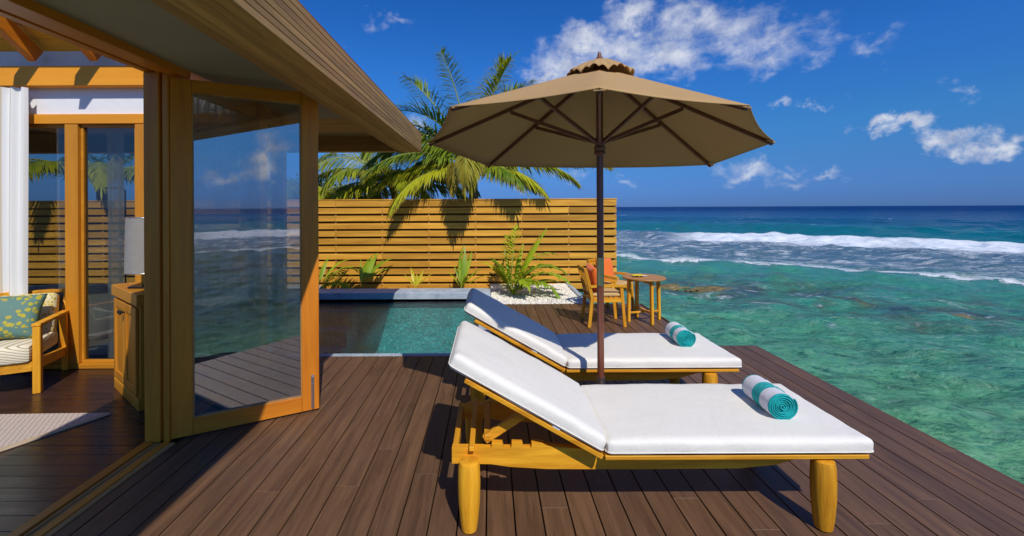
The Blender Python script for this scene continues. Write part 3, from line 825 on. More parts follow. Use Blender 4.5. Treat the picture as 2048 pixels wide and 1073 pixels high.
# ================================================================== VILLA
HO = (-2.34, 3.2, 0.0)
villa = empty('beach_villa', HO)
tag(villa, 'timber beach villa with open folding glass doors and deep wooden eaves', 'house')
def part(mb, name, mat, **kw): return mb.build(name, mat, villa, off=HO, **kw)
# floor
flo = MB().box(-9.5, -2.45, 0.2, 4.98, -0.2, -0.026).build('floor', M['deck_dark']); tag(flo, kind='structure')
k = 0; y = 0.5
pl_mesh = None
while y < 4.62:
    l_ = 0.118
    xs = [-2.445, -2.445 - random.uniform(1.2, 2.6)]; xs.append(xs[-1] - 2.4); xs.append(-9.4)
    for a, b_ in zip(xs[1:], xs[:-1]):
        MB().box(a + .001, b_ - .001, y + 0.0012, y + l_ - 0.0012, -0.024, random.uniform(-0.0005, 0.0005), 0.0015).build('floor_plank', M['floor'], flo)
    y += l_
# threshold and door track
part(MB().box(-2.442, -2.375, 0.2, 3.12, -0.15, 0.012, 0.004), 'threshold_board', M['frameY'])
part(MB().box(-2.372, -2.315, 0.2, 3.12, -0.15, 0.002, 0.003).box(-2.349, -2.342, 0.2, 3.12, 0.002, 0.010), 'door_track', M['brownY'])
part(MB().box(-2.312, -2.262, 0.2, 3.12, -0.15, 0.010, 0.004), 'threshold_board', M['frameY'])
part(MB().box(-2.259, -2.222, 0.2, 3.12, -0.15, 0.006, 0.003), 'threshold_board', M['brownY'])
# jamb post with stops
part(MB().box(-2.445, -2.335, 3.124, 3.28, 0, 2.617, 0.005), 'jamb_post', M['frameZ'])
part(MB().box(-2.332, -2.318, 3.150, 3.28, 0, 2.617, 0.003), 'door_stop', M['frameZ'])
part(MB().box(-2.315, -2.272, 3.128, 3.28, 0, 2.617, 0.005), 'jamb_post', M['frameZ'])
# header over the opening
part(MB().box(-2.445, -2.39, -2.5, 3.28, 2.618, 2.70, 0.004), 'header_beam', M['frameY'])
part(MB().box(-2.388, -2.35, -2.5, 3.28, 2.630, 2.70, 0.003), 'door_track', M['frameY'])
part(MB().box(-2.348, -2.21, -2.5, 3.28, 2.612, 2.80, 0.004), 'header_beam', M['frameY'])
# side wall windows beyond the post
for y0, y1 in ((3.283, 4.43), (4.59, 4.93)):
    fr_ = part(MB().box(-2.40, -2.33, y0, y1, 0.0, 0.07, 0.003).box(-2.40, -2.33, y0, y1, 2.56, 2.66, 0.003), 'window', M['frameY'])
    MB().box(-2.37, -2.362, y0, y1, 0.071, 2.559).build('pane', M['window_glass'], fr_, off=HO)
part(MB().box(-2.445, -2.30, 4.433, 4.587, 0, 2.70, 0.005), 'corner_post', M['frameZ'])
part(MB().box(-2.445, -2.30, 4.933, 5.02, 0, 2.70, 0.005), 'corner_post', M['frameZ'])
part(MB().box(-2.445, -2.211, 3.283, 5.02, 2.705, 2.80, 0.004), 'header_beam', M['frameY'])
part(MB().box(-2.44, -2.30, 3.9, 5.02, 2.803, 3.35), 'wall', M['white_wall'])
# back wall
part(MB().box(-9.5, -2.445, 4.60, 4.78, 2.635, 3.42), 'wall', M['white_wall'])
part(MB().box(-9.5, -2.447, 4.50, 4.597, 2.905, 3.11, 0.006), 'tie_beam', M['beam'])
part(MB().box(-9.5, -2.449, 4.56, 4.70, 2.53, 2.632, 0.005), 'window_header', M['beam'])
part(MB().box(-9.5, -2.449, 4.57, 4.69, 0.002, 0.052, 0.005), 'window_sill', M['honeyX'])
xs_ = [(-9.0, -8.88), (-6.1, -5.98), (-4.385, -4.25), (-3.66, -3.56), (-2.56, -2.45)]
for a, b_ in xs_:
    part(MB().box(a, b_, 4.565, 4.69, 0.054, 2.528, 0.005), 'window_post', M['honeyZ'])
for (a0, a1), (b0, b1) in zip(xs_[:-1], xs_[1:]):
    fr_ = part(MB().box(a1 + .002, b0 - .002, 4.60, 4.65, 0.054, 0.085, 0.002).box(a1 + .002, b0 - .002, 4.60, 4.65, 2.50, 2.528, 0.002)
               .box(a1 + .002, a1 + .03, 4.60, 4.65, 0.085, 2.50, 0.002).box(b0 - .03, b0 - .002, 4.60, 4.65, 0.085, 2.50, 0.002), 'window', M['honeyX'])
    MB().box(a1 + .03, b0 - .03, 4.622, 4.63, 0.086, 2.499).build('pane', M['window_glass'], fr_, off=HO)
# ceiling: planks on the hip slope rising towards the room, then rafters
sl = 0.65; ang_ = math.atan(sl)
yy = 4.60; i = 0
while yy > 3.95:
    zc = 3.29 + sl * (4.60 - yy)
    T = Matrix.Translation((0, yy, zc)) @ Matrix.Rotation(-ang_, 4, 'X')
    L_ = 0.13 / math.cos(ang_)
    part(MB().box(-9.5, -2.30, -L_ + 0.004, 0, 0, 0.02, 0.002, M_=T), 'ceiling_plank', M['ceiling'])
    yy -= 0.13
for xr in (-8.2, -7.3, -6.4, -5.5, -4.60, -3.98, -3.2):
    a_, b_ = Vector((xr, 4.498, 3.20)), Vector((xr, 3.90, 3.20 + sl * 0.60))
    part(MB().bar(a_, b_, 0.075, 0.15, 0.004), 'rafter', M['frameY'])
# roof: hip slope, cut off over the room to let sun in, side slope over the eave
part(MB().prism([(6.72, 2.785), (4.62, 3.44), (3.90, 3.87), (3.90, 3.82), (4.62, 3.40), (6.72, 2.772)], -9.5, -2.26, axis='X'), 'roof', M['brownX'])
part(MB().prism([(-1.040, 2.782), (-2.24, 3.16), (-2.24, 3.12), (-1.060, 2.771)], -3.0, 6.73), 'roof', M['brownY'])
# side eave: soffit, box planks, fascia boards
part(MB().box(-2.208, -1.20, -3.0, 5.00, 2.662, 2.68), 'soffit_panel', M['soffit'])
part(MB().box(-1.385, -1.354, -3.0, 6.5, 2.500, 2.66), 'eave_beam', M['brownY'])
nb = 6
for i in range(nb):
    x0 = -1.350 + i * 0.0493
    part(MB().box(x0, x0 + 0.0465, -3.0, 6.69, 2.488, 2.508, 0.0025), 'soffit_plank', M['brownY'])
zf = [2.4885, 2.530, 2.568, 2.610, 2.648, 2.690, 2.730, 2.770]
for a, b_ in zip(zf[:-1], zf[1:]):
    rr = random.uniform(-.0015, .0015)
    part(MB().box(-1.056, -1.034 + rr, -3.0, 6.715, a + 0.0015, b_ - 0.0015, 0.0025), 'fascia_board', M['brownY'])
part(MB().box(-1.074, -1.057, -3.0, 6.69, 2.510, 2.765), 'fascia_backing', M['deck_dark'])
for a, b_ in zip(zf[:-1], zf[1:]):
    part(MB().box(-9.5, -1.058, 6.693, 6.715, a + 0.002, b_ - 0.002, 0.003), 'fascia_board', M['brownX'])
part(MB().box(-9.5, -1.39, 6.55, 6.69, 2.4885, 2.508, 0.003), 'soffit_plank', M['brownX'])
part(MB().box(-9.5, -1.39, 6.53, 6.548, 2.490, 2.76), 'eave_beam', M['brownX'])
for i in range(15):
    y0 = 5.01 + i * 0.1015
    part(MB().box(-6.0, -1.39, y0, y0 + 0.097, 2.702, 2.72, 0.003), 'soffit_plank', M['brownX'])

# folding door leaf
DO = Vector((-2.266, 3.137, 0.0)); dang = math.atan2(0.485, 0.874)
door = empty('folding_door', (DO.x - HO[0], DO.y - HO[1], 0.0), dang); door.parent = villa
DW, DH, DT = 0.99, 2.585, 0.045
def dpart(mb, name, mat, parent=door, **kw): return mb.build(name, mat, parent, **kw)
dpart(MB().box(0, 0.13, 0, DT, 0.015, DH, 0.004), 'stile', M['frameZ'])
dpart(MB().box(DW - 0.13, DW, 0, DT, 0.015, DH, 0.004), 'stile', M['frameZ'])
dpart(MB().box(0.131, DW - 0.131, 0.001, DT - .001, 0.015, 0.135, 0.003), 'rail', M['frameX'])
dpart(MB().box(0.131, DW - 0.131, 0.001, DT - .001, 2.49, DH, 0.003), 'rail', M['frameX'])
dpart(MB().box(0.131, 0.139, 0.004, DT - .004, 0.136, 2.489).box(DW - 0.139, DW - 0.131, 0.004, DT - .004, 0.136, 2.489)
      .box(0.139, DW - 0.139, 0.004, DT - .004, 0.136, 0.143).box(0.139, DW - 0.139, 0.004, DT - .004, 2.482, 2.489), 'glazing_bead', M['brownZ'])
dpart(MB().box(0.1395, DW - 0.1395, 0.02, 0.026, 0.1435, 2.4815), 'glass_pane', M['door_glass'])
mb = MB().box(DW - 0.062, DW - 0.038, -0.004, 0.001, 0.03, 0.30, 0.001)
mb.tube([(DW - 0.05, -0.010, 0.03), (DW - 0.05, -0.010, 0.23)], 0.005, 8)
mb.box(DW - 0.058, DW - 0.042, -0.016, -0.004, 0.24, 0.29, 0.003)
dpart(mb, 'bolt', M['steel'])

# ================================================================== INTERIOR THINGS
def curtain(name, p0, p1, z0, z1, folds, amp, mat, label, n=160):
    p0, p1 = Vector(p0), Vector(p1); dr = (p1 - p0); L_ = dr.length; dr.normalize(); nn = Vector((-dr.y, dr.x, 0))
    vs, fs = [], []
    nz = 14
    for j in range(nz + 1):
        z = z0 + (z1 - z0) * j / nz
        for i in range(n + 1):
            t = i / n
            a = amp * math.sin(2 * math.pi * folds * t + 0.5 * math.sin(7 * t)) * (0.75 + 0.35 * (1 - j / nz)) + 0.25 * amp * math.sin(17 * t + j * .25)
            p = Vector((0, 0, 0)) + dr * (t * L_ - L_ / 2) + nn * a
            vs.append((p.x, p.y, z - z0))
    for j in range(nz):
        for i in range(n):
            a = j * (n + 1) + i; fs.append((a, a + 1, a + n + 2, a + n + 1))
    mb = MB(); mb.add(vs, fs)
    o = mb.build(name, mat, smooth='all', fix=False)
    mid = (p0 + p1) / 2; o.location = (mid.x, mid.y, z0)
    tag(o, label, 'curtain'); return o
curtain('curtain', (-6.4, 4.46, 0), (-4.66, 4.46, 0), 0.02, 2.88, 16, 0.035, M['curtain_s'], 'striped ivory curtain hanging behind the armchair at the far left')
curtain('curtain', (-2.52, 3.62, 0), (-2.52, 4.42, 0), 0.02, 2.66, 7, 0.03, M['sheer'], 'sheer white curtain seen through the open folding door glass')
curtain('curtain', (-4.2, 4.86, 0), (-4.02, 4.86, 0), 0.02, 2.5, 2, 0.03, M['sheer'], 'narrow sheer curtain behind the window beside the cabinet')

# rug
def poly_thick(name, pts, z0, z1, mat, parent=None, off=(0, 0, 0)):
    return MB().prism(pts, z0, z1, axis='Z').build(name, mat, parent, off=off)
tip = Vector((-3.06, 3.57)); left = Vector((-6.2, 3.50)); d1 = Vector((-0.52, -1.0)).normalized()
near_ = tip + d1 * 2.3; far_l = left + d1 * 2.3
RO = (-4.5, 2.7, 0.0)
rug = empty('rug', RO); tag(rug, 'pale woven diamond pattern rug on the dark indoor floor', 'rug')
poly_thick('weave', [tuple(tip), tuple(left), tuple(far_l), tuple(near_)], 0.001, 0.011, M['rug'], rug, RO)
e1 = Vector((-0.055, 0.0)); 
MB().bar((tip.x - .012, tip.y - .004, 0.0065), (near_.x - .012, near_.y, 0.0065), 0.055, 0.013, 0.004).build('binding', M['beige'], rug, off=RO)

# cabinet
CO = Vector((-2.86, 3.60, 0.0)); fdir = Vector((-0.62, 0.50, 0)).normalized(); cang = math.atan2(fdir.y, fdir.x)
# local x runs along the door front (right corner -> left corner), local -y is depth away from the camera
cab = empty('corner_cabinet', CO, cang); tag(cab, 'honey coloured wooden cabinet with two panelled doors and a lamp on top', 'cabinet')
W_, D_, CH = 0.80, 0.50, 0.955
MB().box(0.012, W_ - 0.012, -D_ + 0.01, -0.012, 0.10, CH - 0.1, 0.003).build('carcass', M['honeyZ'], cab)
MB().box(-0.015, W_ + 0.015, -D_, 0.018, CH - 0.098, CH, 0.006).build('top', M['honeyX'], cab)
MB().box(0.0, W_, -D_ + 0.02, 0.004, 0.0, 0.098, 0.004).build('plinth', M['honeyX'], cab)
for x0, x1, kx in ((0.04, 0.398, 0.372), (0.402, 0.76, 0.428)):
    dd = MB().box(x0, x0 + 0.06, -0.010, 0.012, 0.12, CH - 0.12, 0.003).box(x1 - 0.06, x1, -0.010, 0.012, 0.12, CH - 0.12, 0.003) \
        .box(x0 + 0.0605, x1 - 0.0605, -0.010, 0.011, 0.12, 0.19, 0.003).box(x0 + 0.0605, x1 - 0.0605, -0.010, 0.011, CH - 0.19, CH - 0.12, 0.003) \
        .box(x0 + 0.0605, x1 - 0.0605, -0.011, 0.001, 0.19, CH - 0.19).build('door', M['honeyZ'], cab)
    kb = MB(); kb.lathe([(0.006, 0), (0.006, 0.02), (0.017, 0.026), (0.019, 0.034), (0.012, 0.042), (0.0, 0.044)], n=14)
    k_ = kb.build('knob', M['black'], dd, True); k_.location = (kx, 0.011, 0.76); k_.rotation_euler = (rad(-90), 0, 0)
# lamp on the cabinet
lamp = empty('table_lamp', (-3.055, 3.97, 0.956)); tag(lamp, 'table lamp with a grey drum shade standing on the wooden cabinet', 'lamp')
MB().box(-0.11, 0.11, -0.11, 0.11, 0.0, 0.016, 0.003).build('base', M['black'], lamp)
MB().box(-0.045, 0.045, -0.045, 0.045, 0.017, 0.13, 0.008).build('stem', M['teakZ'], lamp)
mb = MB(); mb.lathe([(0.172, 0.135), (0.176, 0.135), (0.168, 0.62), (0.164, 0.62), (0.172, 0.135)], n=40)
sh = mb.build('lamp_shade', M['shade'], lamp, True)
for zz, rr in ((0.137, 0.1765), (0.618, 0.1685)):
    MB().tube([(rr * math.cos(a), rr * math.sin(a), zz) for a in [2 * math.pi * q / 32 for q in range(33)]], 0.003, 6).build('trim', M['steel'], sh, True)

# armchair
ach = empty('armchair', (-4.08, 3.99, 0.0), math.atan2(-0.51, 0.86) * 0 + rad(0)); tag(ach, 'wooden armchair with ivory ribbed cushions by the striped curtain', 'armchair')
fx = Vector((-0.28, 0.54, 0)).normalized()      # front to back
sx2 = Vector((-fx.y, fx.x, 0)) * 1.0            # towards the other side (left)
sx2 = Vector((-0.887, -0.461, 0))
def A(u, v_, z): return fx * u + sx2 * v_ + Vector((0, 0, z))       # u back, v left
CW = 0.72
for v_ in (0.0, CW):
    MB().bar(A(0, v_, 0.0), A(0.0, v_, 0.60), 0.055, 0.06, 0.005, up=fx).build('leg', M['teakZ'], ach)
    MB().bar(A(0.66, v_, 0.0), A(0.58, v_, 0.60), 0.055, 0.06, 0.005, up=fx).build('leg', M['teakZ'], ach)
    MB().bar(A(-0.035, v_, 0.615), A(0.66, v_, 0.60), 0.065, 0.028, 0.005).build('armrest', M['teakX'], ach)
    MB().bar(A(0.03, v_, 0.26), A(0.60, v_, 0.20), 0.035, 0.09, 0.004).build('side_rail', M['teakX'], ach)
MB().bar(A(0.0, 0.03, 0.245), A(0.0, CW - .03, 0.245), 0.035, 0.085, 0.004).build('front_rail', M['teakX'], ach)
def frame_T(o, ux, uy):
    ux = ux.normalized(); uz = ux.cross(uy).normalized(); uy = uz.cross(ux)
    T = Matrix((ux, uy, uz)).transposed().to_4x4(); T.translation = o; return T
mb = MB(); rounded(mb, 0.64, CW - 0.07, 0.15, 0.03, 16, 16, 4, 0.008, 0.003, 3, T=frame_T(A(0.27, CW / 2, 0.365), fx, sx2))
mb.build('seat_cushion', M['ribbed'], ach, True, merge=False)
upv = (fx * 0.28 + Vector((0, 0, 1))).normalized()
mb = MB(); rounded(mb, 0.42, CW - 0.08, 0.13, 0.04, 14, 14, 4, 0.012, 0.004, 8, T=frame_T(A(0.56, CW / 2, 0.60), upv, sx2))
mb.build('back_cushion', M['cream_floral'], ach, True)
for v_ in (0.03, CW - 0.03):
    MB().bar(A(0.60, v_, 0.2), A(0.78, v_, 0.80), 0.03, 0.04, 0.004, up=fx).build('back_post', M['teakZ'], ach)
MB().bar(A(0.78, 0.0, 0.80), A(0.78, CW, 0.80), 0.05, 0.035, 0.004).build('top_rail', M['teakX'], ach)
mb = MB(); u2 = (fx * 0.45 + Vector((0, 0, 1))).normalized()
pillow_mesh(mb, 0.60, 0.42, 0.17, 20, 2, frame_T(A(0.30, 0.36, 0.655), (sx2 + Vector((0, 0, 0.05))).normalized(), u2))
pl_ = mb.build('throw_pillow', M['teal_floral'], None, 'all', merge=True); pl_.location = (-4.08, 3.99, 0.0)
tag(pl_, 'teal throw pillow with yellow flowers leaning in the armchair', 'pillow')

# bathtub behind the window
tb = MB()
prof = []
def tubring(a, b_, z): return [(a * math.copysign(abs(math.cos(t)) ** 0.8, math.cos(t)), b_ * math.copysign(abs(math.sin(t)) ** 0.8, math.sin(t)), z) for t in [2 * math.pi * q / 36 for q in range(36)]]
rg = [tubring(0.60, 0.28, 0.0), tubring(0.72, 0.34, 0.12), tubring(0.80, 0.38, 0.40), tubring(0.86, 0.42, 0.60), tubring(0.87, 0.43, 0.62), tubring(0.80, 0.37, 0.61), tubring(0.72, 0.32, 0.3), tubring(0.6, 0.24, 0.15)]
vs = [p for r_ in rg for p in r_]; fs = [(i * 36 + k, i * 36 + (k + 1) % 36, (i + 1) * 36 + (k + 1) % 36, (i + 1) * 36 + k) for i in range(7) for k in range(36)]
tb.add(vs, fs + [tuple(7 * 36 + k for k in range(36)), tuple(range(36))])
tub = tb.build('bathtub', M['tub'], None, True); tub.location = (-5.55, 5.75, -0.01); tag(tub, 'white freestanding bathtub outside behind the villa window', 'bathtub')
mb = MB(); mb.tube([(0, 0, 0), (0, 0, 2.0), (0, -0.10, 2.06), (0, -0.30, 2.04)], 0.014, 8).tube([(0, -0.30, 2.045), (0, -0.30, 2.02)], 0.09, 16).tube([(0, -0.03, 1.2), (0, -0.09, 1.2)], 0.03, 10).tube([(0, -0.08, 1.2), (0.10, -0.09, 1.17)], 0.010, 8)
shw = mb.build('outdoor_shower', M['black'], None, True); shw.location = (-6.75, 8.2, -0.01); tag(shw, 'black outdoor shower pipe seen through the villa window', 'shower')

# ================================================================== LOUNGERS
def make_lounger():
    O = (0.9, 0.36, 0.0)
    root = empty('sun_lounger', (0.9, 2.24 + 0.36, 0))
    def P(mb, name, mat, parent=root, **kw): return mb.build(name, mat, parent, off=O, **kw)
    hx = 0.574
    # side rails, deep in the middle and rising to the foot; rack notches at the head
    prof = [(-0.206, 0.304), (0.0, 0.300), (0.10, 0.285), (0.30, 0.273), (0.80, 0.270), (1.30, 0.272), (1.50, 0.290), (1.64, 0.330), (1.90, 0.350), (1.90, 0.366),
            (0.60, 0.366), (0.46, 0.380), (0.30, 0.392)]
    nx = 0.27
    for _ in range(3):
        prof += [(nx, 0.406), (nx - 0.055, 0.408), (nx - 0.06, 0.382), (nx - 0.098, 0.382)]
        nx -= 0.105
    prof += [(-0.04, 0.384), (-0.206, 0.386)]
    for y0 in (0.090, 0.590):
        P(MB().prism(prof, y0, y0 + 0.042), 'side_rail', M['teakX'])
    for (x, y) in ((-0.113, 0.028), (1.70, 0.028), (-0.113, 0.694), (1.70, 0.694)):
        s_ = -1 if y < 0.3 else 1
        pr = [(0.030, 0.002), (0.040, 0.008), (0.047, 0.05), (0.056, 0.16), (0.058, 0.25), (0.055, 0.33), (0.050, 0.352), (0.038, 0.358)]
        P(MB().lathe(pr, x, y, 28), 'leg', M['teakZ'], smooth=True)
    P(MB().bar((-0.19, 0.117, 0.345), (-0.19, 0.605, 0.345), 0.03, 0.07, 0.003), 'cross_rail', M['teakY'])
    P(MB().bar((-0.10, 0.06, 0.395), (-0.10, 0.66, 0.395), 0.028, 0.024, 0.003), 'cross_rail', M['teakY'])
    P(MB().bar((0.70, 0.117, 0.31), (0.70, 0.605, 0.31), 0.03, 0.06, 0.003), 'cross_rail', M['teakY'])
    P(MB().bar((1.60, 0.117, 0.33), (1.60, 0.605, 0.33), 0.03, 0.05, 0.003), 'cross_rail', M['teakY'])
    for y in (0.16, 0.56):
        P(MB().bar((-0.035, y, 0.395), (0.21, y, 0.555), 0.03, 0.045, 0.003), 'prop', M['teakX'])
    P(MB().bar((-0.02, 0.14, 0.41), (-0.02, 0.58, 0.41), 0.035, 0.03, 0.003), 'prop', M['teakY'])
    # platform edge strips and slats
    for y0, y1 in ((0.0, 0.045), (0.675, 0.72)):
        P(MB().box(hx + 0.004, 1.915, y0, y1, 0.368, 0.390, 0.003), 'platform_edge', M['teakX'])
    x = hx + 0.02
    while x < 1.88:
        P(MB().box(x, x + 0.062, 0.047, 0.673, 0.369, 0.387, 0.002), 'slat', M['teakY'])
        x += 0.078
    a = rad(29.4); ca, sa = math.cos(a), math.sin(a)
    T = Matrix.Translation((hx - 0.002, 0, 0.392)) @ Matrix.Rotation(math.pi, 4, 'Z') @ Matrix.Rotation(-a, 4, 'Y')
    # local x now runs up the backrest, y mirrored
    for y0, y1 in ((-0.045, 0.0), (-0.72, -0.675)):
        P(MB().box(0.0, 0.80, y0, y1, -0.024, 0, 0.003, M_=T), 'backrest_edge', M['teakX'])
    x = 0.02
    while x < 0.75:
        P(MB().box(x, x + 0.062, -0.673, -0.047, -0.022, -0.003, 0.002, M_=T), 'slat', M['teakY'])
        x += 0.078
    # mattress, two joined pads
    m1 = MB(); L1 = 1.925 - hx + 0.005
    rounded(m1, L1, 0.735, 0.076, 0.024, 46, 22, 6, 0.010, 0.0035, 1, T=Matrix.Translation((hx + 0.010 + L1 / 2, 0.36, 0.431)))
    mo = P(m1, 'mattress', M['canvas'], smooth=True)
    m2 = MB(); L2 = 0.90
    rounded(m2, L2, 0.735, 0.080, 0.026, 34, 22, 6, 0.012, 0.0045, 5, T=T @ Matrix.Translation((0.012 + L2 / 2, -0.36, 0.043)))
    mo2 = P(m2, 'mattress', M['canvas'], smooth=True)
    # piping along the upper seams
    def piping(T_, L_, W2, zc, par):
        hw, hl, rr = W2 / 2 + 0.0015, L_ / 2 + 0.0015, 0.03
        pts = []
        for cx_, cy_, a0 in ((hl - rr, hw - rr, 0), (-hl + rr, hw - rr, 90), (-hl + rr, -hw + rr, 180), (hl - rr, -hw + rr, 270)):
            for q in range(5):
                aa = rad(a0 + 22.5 * q); pts.append(T_ @ Vector((cx_ + rr * math.cos(aa), cy_ + rr * math.sin(aa), zc)))
        pts.append(pts[0])
        P(MB().tube(pts, 0.0028, 6, cap=False), 'piping', M['canvas'], par, smooth='all')
    piping(Matrix.Translation((hx + 0.010 + L1 / 2, 0.36, 0.431)), L1, 0.735, -0.022, mo)
    piping(T @ Matrix.Translation((0.012 + L2 / 2, -0.36, 0.043)), L2, 0.735, -0.022, mo2)
    MB().box(0.26, 0.30, -0.004, 0.0, 0.001, 0.012, M_=T).build('care_tag', M['whitecloth'], mo2, off=O)
    return root
lg = make_lounger()
tag(lg, 'nearest wooden sun lounger with white mattress and log legs', 'sun lounger', 'sun loungers either side of the umbrella')
lg2 = copy_tree(lg); lg2.location = (0.9 + 0.01, 3.43 + 0.36, 0)
tag(lg2, 'farther wooden sun lounger with white mattress, beyond the umbrella pole', 'sun lounger', 'sun loungers either side of the umbrella')

# rolled towels
def towel(loc, rz, label, seed):
    rnd_ = random.Random(seed)
    root_r, turns, L_ = 0.083, 6.3, 0.30
    n = int(turns * 30); th_ = 0.0105
    ys = [0, 0.006, 0.016, 0.05, 0.095, 0.0955, 0.14, 0.19, 0.1905, 0.24, 0.284, 0.294, 0.30]
    mis = [1, 1, 0, 0, 0, 1, 1, 1, 0, 0, 1, 1]
    # seen from the near end: teal end, white, teal, white, teal
    ys = [0.0, 0.005, 0.014, 0.016, 0.06, 0.100, 0.101, 0.14, 0.180, 0.181, 0.23, 0.282, 0.284, 0.295, 0.30]
    mis = [1, 1, 1, 0, 0, 0, 1, 1, 1, 0, 0, 0, 1, 1]
    mb = MB(); vs, fs, mi = [], [], []
    offs = [rnd_.uniform(-0.004, 0.004) for _ in range(12)]
    def rad_at(i): return root_r - (n - i) / 30 * 0.0118
    m_ = len(ys)
    for i in range(n + 1):
        a = 2 * math.pi * i / 30 - math.pi / 2 + 0.25
        ro = rad_at(i) + 0.0012 * mnoise.noise(Vector((i * .21, seed, 0))); ri = max(0.001, ro - th_)
        e = offs[min(11, int(i / 30))] + 0.003 * math.sin(i * 0.13) 
        for r_ in (ro, ri):
            for j, y in enumerate(ys):
                rr = r_
                if j in (0, m_ - 1): rr = (ro + ri) / 2 + (r_ - (ro + ri) / 2) * 0.25
                if j in (1, m_ - 2): rr = (ro + ri) / 2 + (r_ - (ro + ri) / 2) * 0.75
                yy_ = y + (e * (1 - y / L_) if y < 0.05 else (e * (y / L_) if y > 0.25 else 0))
                vs.append((rr * math.cos(a), yy_, (rr * math.sin(a)) * 0.95 + root_r * 0.95 + 0.0015 * mnoise.noise(Vector((a * 1.3, yy_ * 16, seed)))))
    S = 2 * m_
    for i in range(n):
        for s2 in (0, m_):
            for j in range(m_ - 1):
                a0 = i * S + s2 + j
                fs.append((a0, a0 + 1, a0 + S + 1, a0 + S)); mi.append(mis[j])
        for j in (0, m_ - 1):
            a0 = i * S + j
            fs.append((a0, a0 + m_, a0 + m_ + S, a0 + S)); mi.append(1)
    for i in (0, n):
        for j in range(m_ - 1):
            a0 = i * S + j; fs.append((a0, a0 + 1, a0 + m_ + 1, a0 + m_)); mi.append(mis[j])
    mb.add(vs, fs); mb.mi = mi
    o = mb.build('rolled_towel', [M['terry'], M['teal']], None, 'all', fix=True)
    o.location = loc; o.rotation_euler = (0, 0, rz)
    tag(o, label, 'towel', 'rolled towels on the loungers')
towel((1.608, 2.435, 0.466), rad(-3), 'turquoise and white striped rolled towel on the nearest lounger', 1)
towel((1.635, 3.70, 0.466), rad(-3), 'turquoise and white striped rolled towel on the farther lounger', 2)

# ================================================================== UMBRELLA
UX, UY = 0.795, 3.20
umb = empty('umbrella', (UX, UY, 0)); tag(umb, 'large tan canvas sun umbrella on a brown wooden pole between the loungers', 'umbrella')
MB().tube([(0, 0, 0.40), (0, 0, 2.62)], 0.0245, 20).build('pole', M['polewood'], umb, True)
MB().tube([(0, 0, 0.018), (0, 0, 0.425)], 0.0275, 20).build('steel_sleeve', M['steel'], umb, True)
MB().tube([(0, 0, 1.085), (0, 0, 1.285)], 0.0262, 20).build('brass_joint', M['brass'], umb, True)
MB().box(-0.23, 0.23, -0.11, 0.11, 0.001, 0.018, 0.004).build('base_plate', M['steel'], umb)
# lower hub (runner)
hz = 2.11
MB().lathe([(0.026, hz - 0.09), (0.040, hz - 0.085), (0.044, hz - 0.07), (0.036, hz - 0.055), (0.043, hz - 0.045), (0.043, hz - 0.03), (0.034, hz - 0.02), (0.038, hz + 0.0), (0.038, hz + 0.035), (0.0255, hz + 0.04)], n=20).build('hub', M['polewood'], umb, True)
apex = V(0, 0, 2.655)
rim = [V(-0.271, -1.09, H + 0.567), V(0.517, -0.96, H + 0.511), V(1.087, -0.27, H + 0.427), V(1.095, 0.58, H + 0.358), V(0.27, 1.09, H + 0.383),
       V(-0.82, 0.96, H + 0.394), V(-1.277, 0.27, H + 0.505), V(-1.03, -0.58, H + 0.597)]
mb = MB()
N_, Mseg = 14, 12
vs, fs = [], []
for k in range(8):
    a_, b_ = rim[k], rim[(k + 1) % 8]
    base = len(vs)
    for i in range(N_ + 1):
        t = i / N_
        for j in range(Mseg + 1):
            s_ = j / Mseg
            pa, pb = apex.lerp(a_, t), apex.lerp(b_, t)
            p = pa.lerp(pb, s_)
            p.z -= 0.016 * math.sin(math.pi * s_) * t * (1.1 - 0.6 * t)     # cloth sags between ribs
            mid_ = (pa + pb) / 2
            p = p.lerp(Vector((0, 0, p.z)), 0.02 * math.sin(math.pi * s_) * t ** 3)   # scooped edge
            vs.append(p)
    for i in range(N_):
        for j in range(Mseg):
            q = base + i * (Mseg + 1) + j
            fs.append((q, q + 1, q + Mseg + 2, q + Mseg + 1))
mb.add(vs, fs)
can = mb.build('canopy', M['umb'], umb, True, merge=True)
sm = can.modifiers.new('thickness', 'SOLIDIFY'); sm.thickness = 0.004; sm.offset = 0
# edge hem and pockets
MB().tube([p for k in range(8) for p in [rim[k].lerp(rim[(k + 1) % 8], q / 8).lerp(Vector((0, 0, rim[k].z)), 0.02 * math.sin(math.pi * q / 8)) - V(0, 0, 0.008 * math.sin(math.pi * q / 8)) for q in range(8)]] + [rim[0]], 0.0035, 6, cap=False).build('hem', M['umb'], can, 'all')
for k in range(8):
    d_ = (rim[k] - apex); e_ = apex + d_ * 0.992
    dn_ = V(0, 0, -0.018)
    rb_ = MB().bar(apex + d_ * 0.02 + dn_, e_ + dn_, 0.020, 0.028, 0.003).build('rib', M['ribwood'], umb)
    mpt = apex + d_ * 0.50 + V(0, 0, -0.038)
    out = V(d_.x, d_.y, 0).normalized()
    MB().bar(out * 0.036 + V(0, 0, hz + 0.01), mpt, 0.018, 0.026, 0.003).tube([mpt + V(0, 0, .012) + out.cross(V(0, 0, 1)) * 0.016, mpt + V(0, 0, .012) - out.cross(V(0, 0, 1)) * 0.016], 0.008, 8).build('strut', M['ribwood'], umb)
    MB().bar(apex + d_ * 0.955 + V(0, 0, -0.014), apex + d_ * 0.998 + V(0, 0, -0.012), 0.06, 0.008, 0.002).build('corner_pocket', M['umb'], umb)
